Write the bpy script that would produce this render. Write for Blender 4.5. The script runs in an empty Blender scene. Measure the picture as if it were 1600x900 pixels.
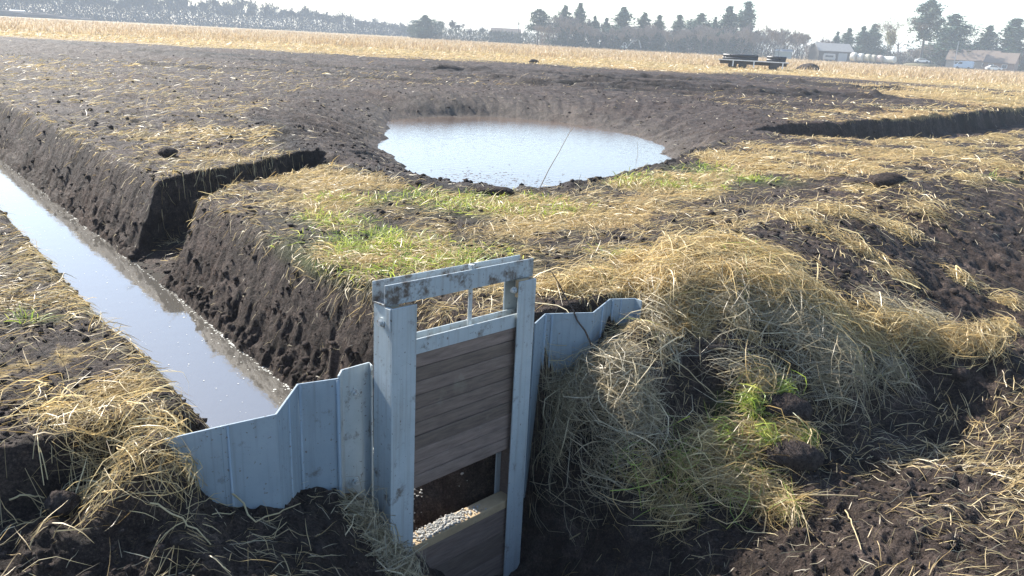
import bpy, bmesh, math, random
import numpy as np
from mathutils import Vector, Matrix

rng = np.random.default_rng(11)
random.seed(5)
scene = bpy.context.scene
COL = scene.collection

# ------------------------------------------------------------------ camera constants
FPX, PITCH, ROLL, EYE = 1200.0, math.radians(17.94), math.radians(3.05), 1.70
FW = np.array([0, math.cos(PITCH), -math.sin(PITCH)])
UPV = np.array([0, math.sin(PITCH), math.cos(PITCH)])
RT = np.array([1.0, 0, 0])

def ray(px, py):
    x, y = px - 800.0, 450.0 - py
    c, s = math.cos(ROLL), math.sin(ROLL)
    d = FW * FPX + RT * (c * x - s * y) + UPV * (s * x + c * y)
    return d / np.linalg.norm(d)

def at(px, py, z=0.0):
    """survey helper: the point of the level z seen at a photo position"""
    d = ray(px, py)
    return np.array([0, 0, EYE]) + d * ((z - EYE) / d[2])

def horizon_y(px):
    return 60.9 + (px - 800) * 0.0533

def far(px, dist):
    d = ray(px, horizon_y(px))
    h = d[:2] / np.linalg.norm(d[:2])
    return h * dist

# ditch coordinates: u along the ditch, v across it
A = np.array([-0.669, 0.744]); A /= np.linalg.norm(A)
B = np.array([A[1], -A[0]])
R0 = np.array([-1.59, 5.14])

def to_uv(x, y):
    return (x - R0[0]) * A[0] + (y - R0[1]) * A[1], (x - R0[0]) * B[0] + (y - R0[1]) * B[1]

def from_uv(u, v):
    return R0[0] + u * A[0] + v * B[0], R0[1] + u * A[1] + v * B[1]

# ------------------------------------------------------------------ object helpers
def tag(o, label=None, cat=None, group=None, kind=None):
    if label: o['label'] = label
    if cat: o['category'] = cat
    if group: o['group'] = group
    if kind: o['kind'] = kind
    return o

def empty(name, loc=(0, 0, 0), rz=0.0, label=None, cat=None, group=None):
    o = bpy.data.objects.new(name, None)
    COL.objects.link(o)
    o.location = loc
    o.rotation_euler = (0, 0, rz)
    o.empty_display_size = 0.1
    return tag(o, label, cat, group)

def link_mesh(name, me, mat=None, parent=None):
    o = bpy.data.objects.new(name, me)
    COL.objects.link(o)
    if mat: me.materials.append(mat)
    if parent is not None: o.parent = parent
    return o

def np_mesh(name, V, F, smooth=False, cols=None, extra=None):
    """V (n,3), F (m,3|4) int"""
    V = np.asarray(V, np.float32); F = np.asarray(F, np.int32)
    me = bpy.data.meshes.new(name)
    me.vertices.add(len(V)); me.vertices.foreach_set('co', V.ravel())
    k = F.shape[1]
    me.loops.add(F.size); me.loops.foreach_set('vertex_index', F.ravel())
    me.polygons.add(len(F))
    me.polygons.foreach_set('loop_start', np.arange(0, F.size, k, dtype=np.int32))
    me.polygons.foreach_set('loop_total', np.full(len(F), k, np.int32))
    if smooth: me.polygons.foreach_set('use_smooth', np.ones(len(F), bool))
    if cols is not None:
        a = me.attributes.new('col', 'FLOAT_COLOR', 'POINT')
        c = np.ones((len(V), 4), np.float32); c[:, :cols.shape[1]] = cols
        a.data.foreach_set('color', c.ravel())
    me.update(calc_edges=True)
    me.validate()
    return me

class MB:
    """collects simple solids for one mesh"""
    def __init__(self): self.bm = bmesh.new()
    def box(self, x0, x1, y0, y1, z0, z1):
        g = bmesh.ops.create_cube(self.bm, size=1.0)
        bmesh.ops.scale(self.bm, vec=(x1 - x0, y1 - y0, z1 - z0), verts=g['verts'])
        bmesh.ops.translate(self.bm, vec=((x0 + x1) / 2, (y0 + y1) / 2, (z0 + z1) / 2), verts=g['verts'])
        return self
    def prism(self, pts, axis, a0, a1):
        """pts 2d outline extruded along axis ('x','y','z')"""
        def mk(p, a):
            return {'x': (a, p[0], p[1]), 'y': (p[0], a, p[1]), 'z': (p[0], p[1], a)}[axis]
        lo = [self.bm.verts.new(mk(p, a0)) for p in pts]
        hi = [self.bm.verts.new(mk(p, a1)) for p in pts]
        n = len(pts)
        self.bm.faces.new(lo); self.bm.faces.new(hi[::-1])
        for i in range(n):
            self.bm.faces.new((lo[i], hi[i], hi[(i + 1) % n], lo[(i + 1) % n]))
        return self
    def tube(self, p0, p1, r0, r1=None, seg=10):
        r1 = r0 if r1 is None else r1
        p0 = Vector(p0); p1 = Vector(p1)
        d = p1 - p0
        g = bmesh.ops.create_cone(self.bm, cap_ends=True, segments=seg, radius1=r0, radius2=r1, depth=d.length)
        m = Matrix.Translation((p0 + p1) / 2) @ d.to_track_quat('Z', 'Y').to_matrix().to_4x4()
        bmesh.ops.transform(self.bm, matrix=m, verts=g['verts'])
        return self
    def ball(self, c, r, sc=(1, 1, 1), sub=2):
        g = bmesh.ops.create_icosphere(self.bm, subdivisions=sub, radius=r)
        bmesh.ops.scale(self.bm, vec=sc, verts=g['verts'])
        bmesh.ops.translate(self.bm, vec=c, verts=g['verts'])
        return self
    def build(self, name, mat, parent=None, bevel=0.0, smooth=False):
        bmesh.ops.recalc_face_normals(self.bm, faces=self.bm.faces)
        if bevel > 0:
            bmesh.ops.bevel(self.bm, geom=[e for e in self.bm.edges if e.calc_face_angle(0) > 0.5],
                            offset=bevel, segments=2, profile=0.5, affect='EDGES', clamp_overlap=True)
        me = bpy.data.meshes.new(name)
        self.bm.to_mesh(me); self.bm.free()
        if smooth:
            me.polygons.foreach_set('use_smooth', np.ones(len(me.polygons), bool))
        return link_mesh(name, me, mat, parent)

def copy_tree(o, parent=None):
    c = o.copy(); COL.objects.link(c)
    if parent is not None: c.parent = parent
    for ch in list(o.children): copy_tree(ch, c)
    return c

# ------------------------------------------------------------------ noise (numpy)
def _hash(ix, iy, seed):
    h = (ix.astype(np.int64) * 374761393 + iy.astype(np.int64) * 668265263 + seed * 1442695041) & 0xFFFFFFFF
    h = ((h ^ (h >> 13)) * 1274126177) & 0xFFFFFFFF
    return h ^ (h >> 16)

def gnoise(x, y, seed=0):
    x = np.asarray(x, float); y = np.asarray(y, float)
    ix = np.floor(x); iy = np.floor(y); fx = x - ix; fy = y - iy
    ix = ix.astype(np.int64); iy = iy.astype(np.int64)
    def g(dx, dy):
        a = (_hash(ix + dx, iy + dy, seed) & 1023) * (2 * math.pi / 1024)
        return np.cos(a) * (fx - dx) + np.sin(a) * (fy - dy)
    sx = fx ** 3 * (fx * (fx * 6 - 15) + 10); sy = fy ** 3 * (fy * (fy * 6 - 15) + 10)
    a = g(0, 0); b = g(1, 0); c = g(0, 1); d = g(1, 1)
    return 1.45 * ((a + (b - a) * sx) * (1 - sy) + (c + (d - c) * sx) * sy)

def fbm(x, y, scale, octv=3, seed=0, gain=0.5):
    t = 0.0; amp = 1.0; tot = 0.0; f = 1.0 / scale
    for i in range(octv):
        t = t + amp * gnoise(x * f + 17.3 * i, y * f - 9.1 * i, seed + i * 7)
        tot += amp; amp *= gain; f *= 2.03
    return t / tot

def billow(x, y, scale, octv=2, seed=0):
    t = 0.0; amp = 1.0; tot = 0; f = 1.0 / scale
    for i in range(octv):
        t = t + amp * (1.0 - 2.2 * np.abs(gnoise(x * f + 5.7 * i, y * f + 3.3 * i, seed + i * 5)))
        tot += amp; amp *= 0.55; f *= 2.1
    return t / tot

def sstep(a, b, x):
    t = np.clip((x - a) / (b - a), 0, 1)
    return t * t * (3 - 2 * t)

# ------------------------------------------------------------------ terrain description
WATER_DITCH, WATER_POND = -0.80, -0.55

FRONT = [  # photo position and level of points of the dug pit in front of the piling
    (0, 345, 0), (0, 400, 0), (100, 480, 0), (200, 560, 0), (100, 600, 0), (0, 600, 0), (60, 640, -.01), (250, 640, .02),
    (262, 684, .03), (225, 690, .0), (200, 685, .02), (250, 660, .04), (80, 690, -.02), (0, 680, -.02),
    (300, 772, -.30), (345, 800, -.44), (420, 800, -.52), (470, 770, -.63), (535, 770, -.68), (590, 800, -.85), (614, 859, -1.0),
    (200, 770, -.30), (120, 745, -.20), (0, 745, -.20), (0, 800, -.27), (100, 792, -.30), (60, 840, -.22), (140, 832, -.22), (235, 812, -.21), (330, 880, -.33),
    (200, 862, -.32), (150, 900, -.34), (0, 900, -.28), (300, 900, -.36), (370, 850, -.43), (450, 870, -.52), (520, 840, -.66), (550, 900, -.76), (650, 893, -1.08),
    (690, 900, -1.5), (750, 900, -1.62), (800, 900, -1.7), (850, 800, -1.32), (850, 890, -1.6), (840, 700, -1.0), (900, 880, -1.5),
    (852, 620, -.60), (927, 552, -.30), (985, 532, -.30), (900, 640, -.52), (960, 640, -.46), (1000, 700, -.62), (900, 700, -.78), (900, 760, -1.05), (950, 730, -.82),
    (1000, 800, -1.08), (1050, 880, -1.22), (1100, 760, -.86), (1200, 690, -.66), (1200, 620, -.52), (1200, 880, -.98), (1150, 820, -1.0), (1020, 560, -.24), (1060, 590, -.42), (1000, 500, -.08), (1100, 640, -.58),
    (1050, 440, .10), (990, 425, .06), (920, 430, 0), (1150, 380, .16), (1150, 540, -.22), (1250, 480, -.04), (1200, 420, .14), (1300, 400, .06), (1350, 345, .12),
    (1330, 560, -.28), (1280, 620, -.54), (1420, 520, -.28), (1540, 525, -.30), (1450, 470, -.36), (1350, 440, -.08), (1450, 400, -.26), (1550, 450, -.46),
    (1480, 330, .02), (1590, 360, -.32), (1590, 300, -.06), (1300, 330, .10), (1450, 290, .10), (1600, 240, .10),
    (1440, 590, -.58), (1600, 560, -.62), (1500, 640, -.70), (1400, 660, -.74), (1600, 720, -.72), (1400, 760, -.78), (1350, 660, -.76),
    (1330, 730, -.84), (1500, 850, -.74), (1350, 850, -.82), (1600, 900, -.70)]
fp = np.array([list(at(px, py, z)) for px, py, z in FRONT])
extra = np.array([(0, 0, -.05), (-1.2, .9, -.25), (1.2, .9, -.75), (-3, 0, -.1), (3, 0, -.7), (-4, 3.5, 0), (-6, 2, 0), (5, 3, -.7),
                  (8, 4, -.6), (7, 9, -.5), (12, 12, -.4), (.4, 1.6, -1.0), (-6, -6, 0), (6, -6, -.4), (20, 10, -.2)])
fp = np.vstack([fp, extra])
_n = len(fp)
_D = np.hypot(fp[:, 0][:, None] - fp[:, 0][None], fp[:, 1][:, None] - fp[:, 1][None])
_K = np.zeros((_n + 1, _n + 1)); _K[:_n, :_n] = -np.sqrt(_D ** 2 + 0.06 ** 2) + 0.04 * np.eye(_n); _K[:_n, _n] = 1; _K[_n, :_n] = 1
_W = np.linalg.solve(_K, np.append(fp[:, 2], 0))

def front_z(x, y):
    z = np.full(x.shape, _W[_n])
    for i in range(_n):
        z -= _W[i] * np.sqrt((x - fp[i, 0]) ** 2 + (y - fp[i, 1]) ** 2 + 0.0036)
    return np.clip(z, -1.9, .24)

crest = [at(px, py, .1) for px, py in ((1000, 425), (1050, 400), (1150, 378), (1300, 325), (1450, 285), (1600, 235))]
cu, cv = zip(*[to_uv(p[0], p[1]) for p in crest])
_bv = np.array([-60, 1.9] + list(cv[1:]) + [60]); _bu = np.array([-1.56, -1.56] + [u + .05 for u in cu[1:]] + [cu[-1] + 4])

# pond outlines
PC = np.array([-0.3, 16.6])
pw = [at(*q, WATER_POND) for q in ((583, 215), (588, 200), (600, 187), (680, 182), (780, 182), (870, 190), (960, 205), (1035, 240))]
pw = [p[:2] + np.array([.32 if i < 2 else .12 if i == 2 else 0, 0]) for i, p in enumerate(pw)] + [np.array(q) for q in ((2.6, 13.6), (1.6, 11.4), (.6, 10.6), (-.5, 10.8), (-1.1, 11.5), (-1.6, 12.4), (-2.05, 13.6), (-2.45, 14.8))]
prim = [at(*q, 0)[:2] for q in ((455, 240), (440, 205), (455, 165), (500, 142), (620, 138), (780, 136), (930, 140), (1060, 152), (1140, 172), (1120, 215),
                                (1065, 238), (1000, 264), (930, 283), (870, 294), (780, 300), (700, 298), (640, 287), (590, 272), (530, 262))]
def polar(pts):
    pts = np.array(pts) - PC
    th = np.arctan2(pts[:, 0], pts[:, 1]); r = np.hypot(pts[:, 0], pts[:, 1])
    o = np.argsort(th); th, r = th[o], r[o]
    return np.concatenate([th - 2 * np.pi, th, th + 2 * np.pi]), np.concatenate([r, r, r])
PWT, PWR = polar(pw); PRT, PRR = polar(prim)
PRR = np.maximum(PRR, np.interp(PRT, PWT, PWR) + 0.35)

# ditch running to the right beyond the straw
rt_far = [to for to in (at(1190, 203)[:2], at(1290, 199)[:2], at(1390, 194)[:2], at(1500, 184)[:2], at(1600, 174)[:2], at(1700, 163)[:2])]
rt_near = [to for to in (at(1205, 211)[:2], at(1290, 214)[:2], at(1390, 217)[:2], at(1500, 209)[:2], at(1600, 199)[:2], at(1700, 188)[:2])]
rt_c = np.array([(a + b) / 2 for a, b in zip(rt_far, rt_near)]); rt_w = np.array([np.linalg.norm(a - b) / 2 for a, b in zip(rt_far, rt_near)])
rt_w = np.minimum(rt_w, 1.5) * 1.05

RUTS = [(np.array([at(*q, 0)[:2] for q in line]), wd, dp) for line, wd, dp in (
    (((640, 108), (760, 110), (900, 118), (1010, 121), (1110, 128)), .45, .22), (((900, 126), (1000, 131), (1100, 136), (1200, 143), (1330, 150)), .55, .34),
    (((840, 131), (960, 136), (1080, 142), (1190, 150), (1290, 152)), .45, .30), (((1130, 118), (1220, 128), (1330, 138), (1400, 142)), .4, .22),
    (((430, 100), (560, 108), (700, 118), (850, 126)), .35, .16), (((300, 108), (420, 112), (560, 122), (680, 128)), .3, .12),
    (((60, 62), (200, 78), (330, 92), (460, 98)), .4, .14), (((20, 88), (150, 98), (260, 104)), .3, .1))]

def seg_dist(x, y, pts, ws):
    best = np.full(x.shape, 1e9); bw = np.zeros(x.shape); bt = np.zeros(x.shape)
    for i in range(len(pts) - 1):
        p, q = pts[i], pts[i + 1]
        d = q - p; L2 = d @ d
        t = ((x - p[0]) * d[0] + (y - p[1]) * d[1]) / L2
        tc = np.clip(t, 0, 1)
        dd = np.hypot(x - p[0] - tc * d[0], y - p[1] - tc * d[1])
        m = dd < best
        best = np.where(m, dd, best); bw = np.where(m, ws[i] + tc * (ws[i + 1] - ws[i]), bw); bt = np.where(m, i + tc, bt)
    return best, bw, bt

# cover: how much straw lies on the ground (photo position, level, amount)
COVER = [(60, 45, 0, 1), (300, 68, 0, 1), (600, 84, 0, 1), (900, 98, 0, 1), (1090, 108, 0, 1), (1200, 112, 0, 1), (1400, 120, 0, 1), (1590, 130, 0, 1),
    (1500, 150, 0, .95), (1400, 150, 0, .8), (1300, 142, 0, .3), (1250, 120, 0, .35), (1200, 144, 0, .02), (1100, 136, 0, 0), (1000, 130, 0, 0), (1330, 150, 0, .1), (1590, 165, 0, .95), (1450, 180, 0, .9), (1330, 180, 0, .75), (1250, 190, 0, .6),
    (1250, 165, 0, .38), (1200, 185, 0, .22), (1150, 140, 0, .08), (1050, 125, 0, .08), (900, 118, 0, .06), (700, 105, 0, .08), (500, 95, 0, .08), (300, 85, 0, .1), (100, 70, 0, .1),
    (30, 110, 0, .55), (80, 130, 0, .45), (200, 130, 0, .42), (300, 165, 0, .48), (400, 120, 0, .3), (350, 210, 0, .6), (430, 220, 0, .75), (330, 245, 0, .65), (250, 225, 0, .5), (150, 190, 0, .45), (200, 110, 0, .3), (50, 80, 0, .1),
    (550, 120, 0, .25), (800, 120, 0, .15), (1100, 180, 0, .12), (1000, 165, 0, .04), (1150, 215, 0, .3),
    (700, 240, 0, 0), (600, 180, 0, 0), (900, 230, 0, 0), (520, 200, 0, .03), (1060, 210, 0, 0),
    (440, 290, 0, .75), (520, 290, 0, .95), (600, 292, 0, .95), (700, 315, 0, .95), (800, 320, 0, .9), (900, 310, 0, .95), (1000, 285, 0, .95), (1150, 240, 0, .9), (1250, 230, 0, .95), (1400, 235, 0, .9), (1550, 220, 0, .9),
    (640, 265, 0, .1), (1000, 255, 0, .15), (880, 290, 0, .3), (750, 300, 0, .3),
    (430, 330, 0, .6), (500, 350, 0, .8), (560, 350, 0, .6), (650, 350, 0, .8), (800, 355, 0, .9), (950, 340, 0, .85), (1100, 290, 0, .9), (1200, 270, 0, .9), (1300, 260, 0, .8),
    (560, 400, 0, .7), (650, 390, 0, .6), (760, 385, 0, .45), (900, 385, 0, .5), (1000, 370, 0, .6), (1080, 350, 0, .55), (1150, 330, 0, .45), (1250, 310, 0, .4), (1370, 290, 0, .2), (1450, 265, 0, .5), (1550, 250, 0, .6), (1380, 320, 0, .5),
    (700, 430, 0, .5), (870, 430, 0, .6), (960, 430, 0, .8), (720, 470, 0, .5),
    (1150, 395, .1, .9), (1050, 430, .1, .9), (1250, 400, .1, .4), (1350, 370, .1, .35), (1300, 420, 0, .2), (1450, 350, 0, .25), (1560, 320, 0, .15),
    (400, 420, -.3, 0), (500, 500, -.3, 0), (300, 400, -.3, 0), (100, 270, -.3, 0), (200, 330, -.3, 0), (560, 470, -.1, 0), (30, 210, -.2, 0),
    (30, 400, 0, .5), (60, 480, 0, .6), (30, 500, 0, .6), (120, 550, 0, .6), (40, 560, 0, .6), (180, 620, 0, .6), (100, 640, 0, .4), (200, 680, 0, .7), (270, 660, 0, .5), (150, 560, 0, .25), (20, 640, -.1, .25),
    (50, 760, -.4, .05), (200, 830, -.6, .03), (350, 830, -.7, .05), (480, 840, -.9, .08), (600, 850, -1, .35), (20, 860, -.5, .03),
    (900, 800, -1.5, .05), (950, 640, -.7, .5), (1100, 700, -.8, .3), (1050, 800, -1.2, .2), (1200, 760, -.9, .4), (1300, 800, -.9, .12), (1400, 740, -.75, .5), (1500, 780, -.75, .55), (1560, 860, -.75, .35), (1450, 860, -.75, .35), (1580, 640, -.65, .3), (1350, 660, -.8, .1), (1250, 870, -1, .05), (1500, 600, -.6, .15)]
_cp = np.array([[math.atan2(p[0], p[1]), math.log(math.hypot(p[0], p[1])), c] for p, c in ((at(px, py, z), c) for px, py, z, c in COVER)])

GREEN = [(760, 318, 0, .55), (700, 312, 0, .35), (830, 325, 0, .35), (600, 400, 0, .55), (540, 405, 0, .35), (640, 405, 0, .3), (520, 345, 0, .22), (600, 368, 0, .22), (1020, 285, 0, .5), (1100, 268, 0, .3), (1180, 285, 0, .3), (540, 315, 0, .25), (575, 385, 0, .3),
         (1190, 690, -.78, .10), (1130, 680, -.75, .06), (970, 400, 0, .12), (1160, 410, .1, .12), (1560, 282, 0, .15), (60, 500, 0, .07)]
_gp = [(at(px, py, z)[:2], r) for px, py, z, r in GREEN]

def cover(x, y):
    a = np.arctan2(x, y); l = np.log(np.hypot(x, y) + 1e-6)
    num = np.zeros(x.shape); den = np.full(x.shape, 1e-9)
    for pa, pl, c in _cp:
        w = 1.0 / ((a - pa) ** 2 + 0.8 * (l - pl) ** 2 + 4e-5) ** 2
        num += w * c; den += w
    c = num / den
    c = np.where(l > math.log(62), np.maximum(c, sstep(62, 75, np.exp(l))), c)
    return np.clip(c, 0, 1)

def greenness(x, y):
    g = np.zeros(x.shape)
    for (p, r) in _gp:
        # patches stretched across the view are wider than deep
        d2 = ((x - p[0]) / (r * 1.7)) ** 2 + ((y - p[1]) / (r * 1.1)) ** 2
        g = np.maximum(g, np.exp(-d2))
    return g

def terrain(x, y):
    """level of the ground; x, y arrays"""
    u, v = to_uv(x, y); r = np.hypot(x, y)
    n_big = fbm(x, y, 7.0, 3, 3)
    n_mid = fbm(x, y, 0.9, 3, 21)
    n_sm = fbm(x, y, 0.22, 3, 41)
    lump = billow(x, y, 0.16, 2, 61)
    field = 0.05 * n_big * sstep(6, 20, r) + (0.016 * n_mid + .012 * n_sm) * np.minimum(r / 6, 2.6)
    # tracked ruts of the bare peat
    band = sstep(24, 30, y + .3 * x) * (1 - sstep(60, 75, r))
    rut = fbm(x * .12 + 3, y + .35 * x, 1.7, 3, 77)
    field = field + band * (0.17 * np.maximum(rut, -.3) + 0.05 * fbm(x, y, .8, 2, 90))
    trk = fbm(x * .10 + 3, y + .34 * x, .95, 3, 78)
    field = field - band * .14 * np.clip(trk, -.2, .6)
    ruts2 = fbm((x * .94 + y * .34) * .1, (y * .94 - x * .34), .55, 2, 33)
    field = field + 0.03 * ruts2 * sstep(8, 14, r) * (1 - sstep(45, 60, r))
    field = field + 0.05 * billow(x, y, 3.0, 2, 19) * sstep(60, 90, r)
    z = field
    # ditch with near 60 degree cut banks
    uu = np.clip(u, -3, 1e9)
    vv = v + 0.075 * fbm(u, v * 0 + .5, 1.3, 4, 9) + 0.018 * fbm(u, v, 0.3, 2, 12)
    vv = vv - .08 * (1 - sstep(-1.0, -.65, u)) * sstep(-.02, .1, v) * sstep(.0, .3, vv)
    prof = np.interp(vv, [-1.30, -1.22, -1.16, -.80, -.72, -.12, -.03, .02, .10, .15, .39, .44, .52], [0, -.03, -.12, -.80, -1.05, -1.05, -.85, -.76, -.70, -.58, -.09, -.02, 0.0])
    inb = (vv > -1.30) & (v < 1.2) & (vv < .52) & (u > -3)
    face = np.where(inb, np.clip(-prof / .3, 0, 1), 0)
    z = np.where(inb, np.minimum(z, z * .3 + prof), z)
    streak = fbm((u - .35 * v) * 1.0, v * .25, .13, 3, 15)
    fstreak = fbm((u - .25 * v) * 1.0, v * .12, .055, 2, 16)
    z = z + face * (0.040 * streak + .026 * fstreak + .022 * n_sm + .020 * (lump - .2) + .016 * billow(x, y, .07, 2, 63))
    z = z + np.where((vv > -.06) & (vv < .2) & (u > -3), 0.05 * (lump - .2), 0)
    # plug of soil beside the gate and the scoured hollow behind its opening
    plug = (1 - sstep(-.75, -.45, u)) * sstep(-.52, -.42, v) * (1 - sstep(.1, .25, v)) * (u > -3)
    z = np.maximum(z, z * (1 - plug) + plug * (-.70 + .03 * n_sm))
    gd = (x + .594) * math.cos(.817) + (y - 3.628) * math.sin(.817); ge = -(x + .594) * math.sin(.817) + (y - 3.628) * math.cos(.817)
    hol = sstep(-.10, .02, gd + .10 * ge) * (1 - sstep(.62, .80, gd + .12 * ge)) * (1 - sstep(1.15, 1.3, ge)) * sstep(-.2, -.1, ge)
    hz_ = -1.17 + .60 * np.clip(ge - .12, 0, 9) + .03 * n_sm
    z = np.where(hol > 0, np.minimum(z, z * (1 - hol) + hol * hz_), z)
    # side cut that joins the ditch and the basin
    cc = 3.56 + .46 * (v - .3) + .05 * fbm(v, v * 0, .7, 2, 31)
    du = u - cc
    half = .40 + .04 * (v - .3)
    dep = np.interp(v, [-.3, .1, .6, 1.6, 2.6, 3.3], [.85, .80, .66, .5, .36, 0])
    lowh = half + .34 * (1 - sstep(.35, 1.1, v))
    cut = sstep(-lowh - .05, -lowh + .34, du) * (1 - sstep(half - .03, half + .05, du))
    cut = np.where((v > -.2) & (v < 3.3), cut, 0)
    z = np.minimum(z, z * (1 - cut) + cut * (-dep + .03 * n_sm))
    # basin
    dx, dy = x - PC[0], y - PC[1]
    th = np.arctan2(dx, dy); rr = np.hypot(dx, dy)
    rw = np.interp(th, PWT, PWR) * (1 + .012 * fbm(th * 6, th * 0, .6, 2, 8)); rm = np.interp(th, PRT, PRR)
    t = (rr - rw) / (rm - rw)
    bank = WATER_POND + (-WATER_POND) * (1 - (1 - np.clip(t, 0, 1)) ** (1.8 + 3.8 * sstep(1.5, 5, dy - 1.2 * np.abs(dx))))
    inner = WATER_POND - .5 * np.clip(1 - rr / rw, 0, 1) * 3
    bowl = np.where(t > 0, bank, np.maximum(inner, -1.2))
    k = 1 - sstep(.86, 1.06, t)
    groove = fbm(th * 9 + .25 * rr, rr * .12, .55, 3, 55)
    wall_k = sstep(0, .12, t) * (1 - sstep(.9, 1.1, t))
    z = z * (1 - k) + np.minimum(z, bowl) * k + wall_k * (.085 * groove + .03 * n_mid)
    z = z + np.exp(-((t - 1.04) / .10) ** 2) * .03 * (lump) * sstep(-2, 1, -dy)
    # ditch on the right
    d, w, tt = seg_dist(x, y, rt_c, rt_w)
    d = d + .10 * fbm(x, y, .8, 2, 14)
    k = 1 - sstep(w * .86, w * 1.08, d)
    k = k * sstep(.0, .6, tt)
    z = z - .62 * k
    for pts_, wd, dp in RUTS:
        d, w, tt = seg_dist(x, y, pts_, np.full(len(pts_), wd))
        d = d + .35 * wd * fbm(x, y, .9, 2, 23)
        k = np.exp(-(d / wd) ** 2) * np.clip(.7 + .9 * fbm(x, y, 2.5, 2, 29), .1, 1.2)
        z = z - 1.9 * dp * k + dp * .85 * np.exp(-((d - 1.8 * wd) / (.62 * wd)) ** 2) * np.clip(.45 + 1.1 * fbm(x, y, 1.3, 3, 37), 0, 1.3)
    # pit in front of the piling
    s = u - np.interp(v, _bv, _bu)
    wf = 1 - sstep(-.05, .09, s)
    m = wf > 0
    fz = np.zeros(x.shape)
    if m.any():
        xm, ym = x[m], y[m]
        q = front_z(xm, ym)
        um, vm = u[m], v[m]
        soft = sstep(-1.0, -.35, um * 0 + np.where(vm < -1.0, -.35 + 0 * vm, -.35))
        rough = .45 + .8 * sstep(-.05, -.35, q)
        q = q + rough * (.036 * n_mid[m] + .026 * n_sm[m] + .022 * (lump[m] - .3) + .040 * (billow(xm, ym, .42, 3, 71) - .3))
        fz[m] = q
    z = z * (1 - wf) + fz * wf
    z = z + (.010 * fbm(x, y, .055, 2, 99) + .012 * billow(x, y, .11, 2, 98)) * (1 - sstep(7, 12, r)) + (.030 * billow(x, y, .30, 3, 97) + .035 * billow(x, y, .75, 3, 96)) * sstep(7, 13, r) * (1 - sstep(50, 70, r))
    return z

# ground fan in camera-centred rings: fine where the photo looks, coarse elsewhere
rs = [0.25]
while rs[-1] < 1300:
    r = rs[-1]
    rs.append(r * (1.05 if r < 1.2 else 1.0045 if r < 3 else 1.0031 if r < 15 else 1.0046 if r < 75 else 1.0085 if r < 120 else 1.03))
rs = np.array(rs)
th_in = np.radians(np.linspace(-44, 44, 860))
th_out = np.radians(np.concatenate([np.linspace(-180, -44, 70)[:-1], np.linspace(44, 180, 70)[1:]]))
ths = np.sort(np.concatenate([th_in, th_out]))
NR, NT = len(rs), len(ths)
RR, TT = np.meshgrid(rs, ths, indexing='ij')
GX, GY = RR * np.sin(TT), RR * np.cos(TT)
GZ = terrain(GX.ravel(), GY.ravel()).reshape(GX.shape)
CV = cover(GX.ravel(), GY.ravel()).reshape(GX.shape)
GR = greenness(GX.ravel(), GY.ravel()).reshape(GX.shape)
_gu, _gv = to_uv(GX, GY)
_cutk = np.where((_gu > -1.5) & (_gv > -1.35) & (_gv < 3.2) & (_gu < 60) & (GX < -.2), sstep(-.16, -.03, GZ), 1.0)
_cutk = np.where((GX > 3.5) & (GY > 13) & (GZ < -.02), sstep(-.14, -.04, GZ), _cutk)
_patch = np.clip(.80 + 1.25 * fbm(GX, GY, 1.5, 3, 150), .12, 1.1)
CV = np.clip(CV * (1 + (_patch - 1) * (1 - sstep(22, 40, RR))), 0, 1)
_rimd = np.hypot(GX - PC[0], GY - PC[1]) - np.interp(np.arctan2(GX - PC[0], GY - PC[1]), PRT, PRR) + .15 * fbm(GX, GY, .7, 2, 151)
_cutk = _cutk * sstep(-.05, .28, _rimd)
CV *= _cutk; GR *= _cutk
_logr = np.log(rs)

def look(G, x, y):
    """value of a ground grid at x, y (bilinear)"""
    r = np.hypot(x, y); t = np.arctan2(x, y)
    i = np.clip(np.searchsorted(rs, r) - 1, 0, NR - 2); j = np.clip(np.searchsorted(ths, t) - 1, 0, NT - 2)
    fr = np.clip((r - rs[i]) / (rs[i + 1] - rs[i]), 0, 1); ft = np.clip((t - ths[j]) / (ths[j + 1] - ths[j]), 0, 1)
    return (G[i, j] * (1 - fr) * (1 - ft) + G[i + 1, j] * fr * (1 - ft) + G[i, j + 1] * (1 - fr) * ft + G[i + 1, j + 1] * fr * ft)

def gz(x, y):
    return float(look(GZ, np.array([float(x)]), np.array([float(y)]))[0])

def on(px, py, z=0.0):
    """point of the ground seen at a photo position, found by walking the sight line"""
    d = ray(px, py); o = np.array([0, 0, EYE])
    t = np.linspace(1.2, min(200, 6 / max(1e-3, -d[2])), 6000)
    P = o[None] + d[None] * t[:, None]
    below = P[:, 2] < look(GZ, P[:, 0], P[:, 1])
    i = int(np.argmax(below)) if below.any() else len(t) - 1
    return P[i]

# ------------------------------------------------------------------ materials
def new_mat(name):
    m = bpy.data.materials.new(name); m.use_nodes = True
    nt = m.node_tree; nt.nodes.clear()
    out = nt.nodes.new('ShaderNodeOutputMaterial')
    return m, nt, out

def N(nt, kind, **kw):
    n = nt.nodes.new(kind)
    for k, v in kw.items():
        if k.startswith('i_'):
            n.inputs[k[2:].replace('_', ' ')].default_value = v
        else:
            setattr(n, k, v)
    return n

def ramp(nt, fac, stops):
    n = nt.nodes.new('ShaderNodeValToRGB')
    e = n.color_ramp.elements
    while len(e) < len(stops): e.new(0.5)
    for el, (p, c) in zip(e, stops):
        el.position = p; el.color = (*c, 1) if len(c) == 3 else c
    nt.links.new(fac, n.inputs['Fac'])
    return n.outputs['Color']

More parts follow.
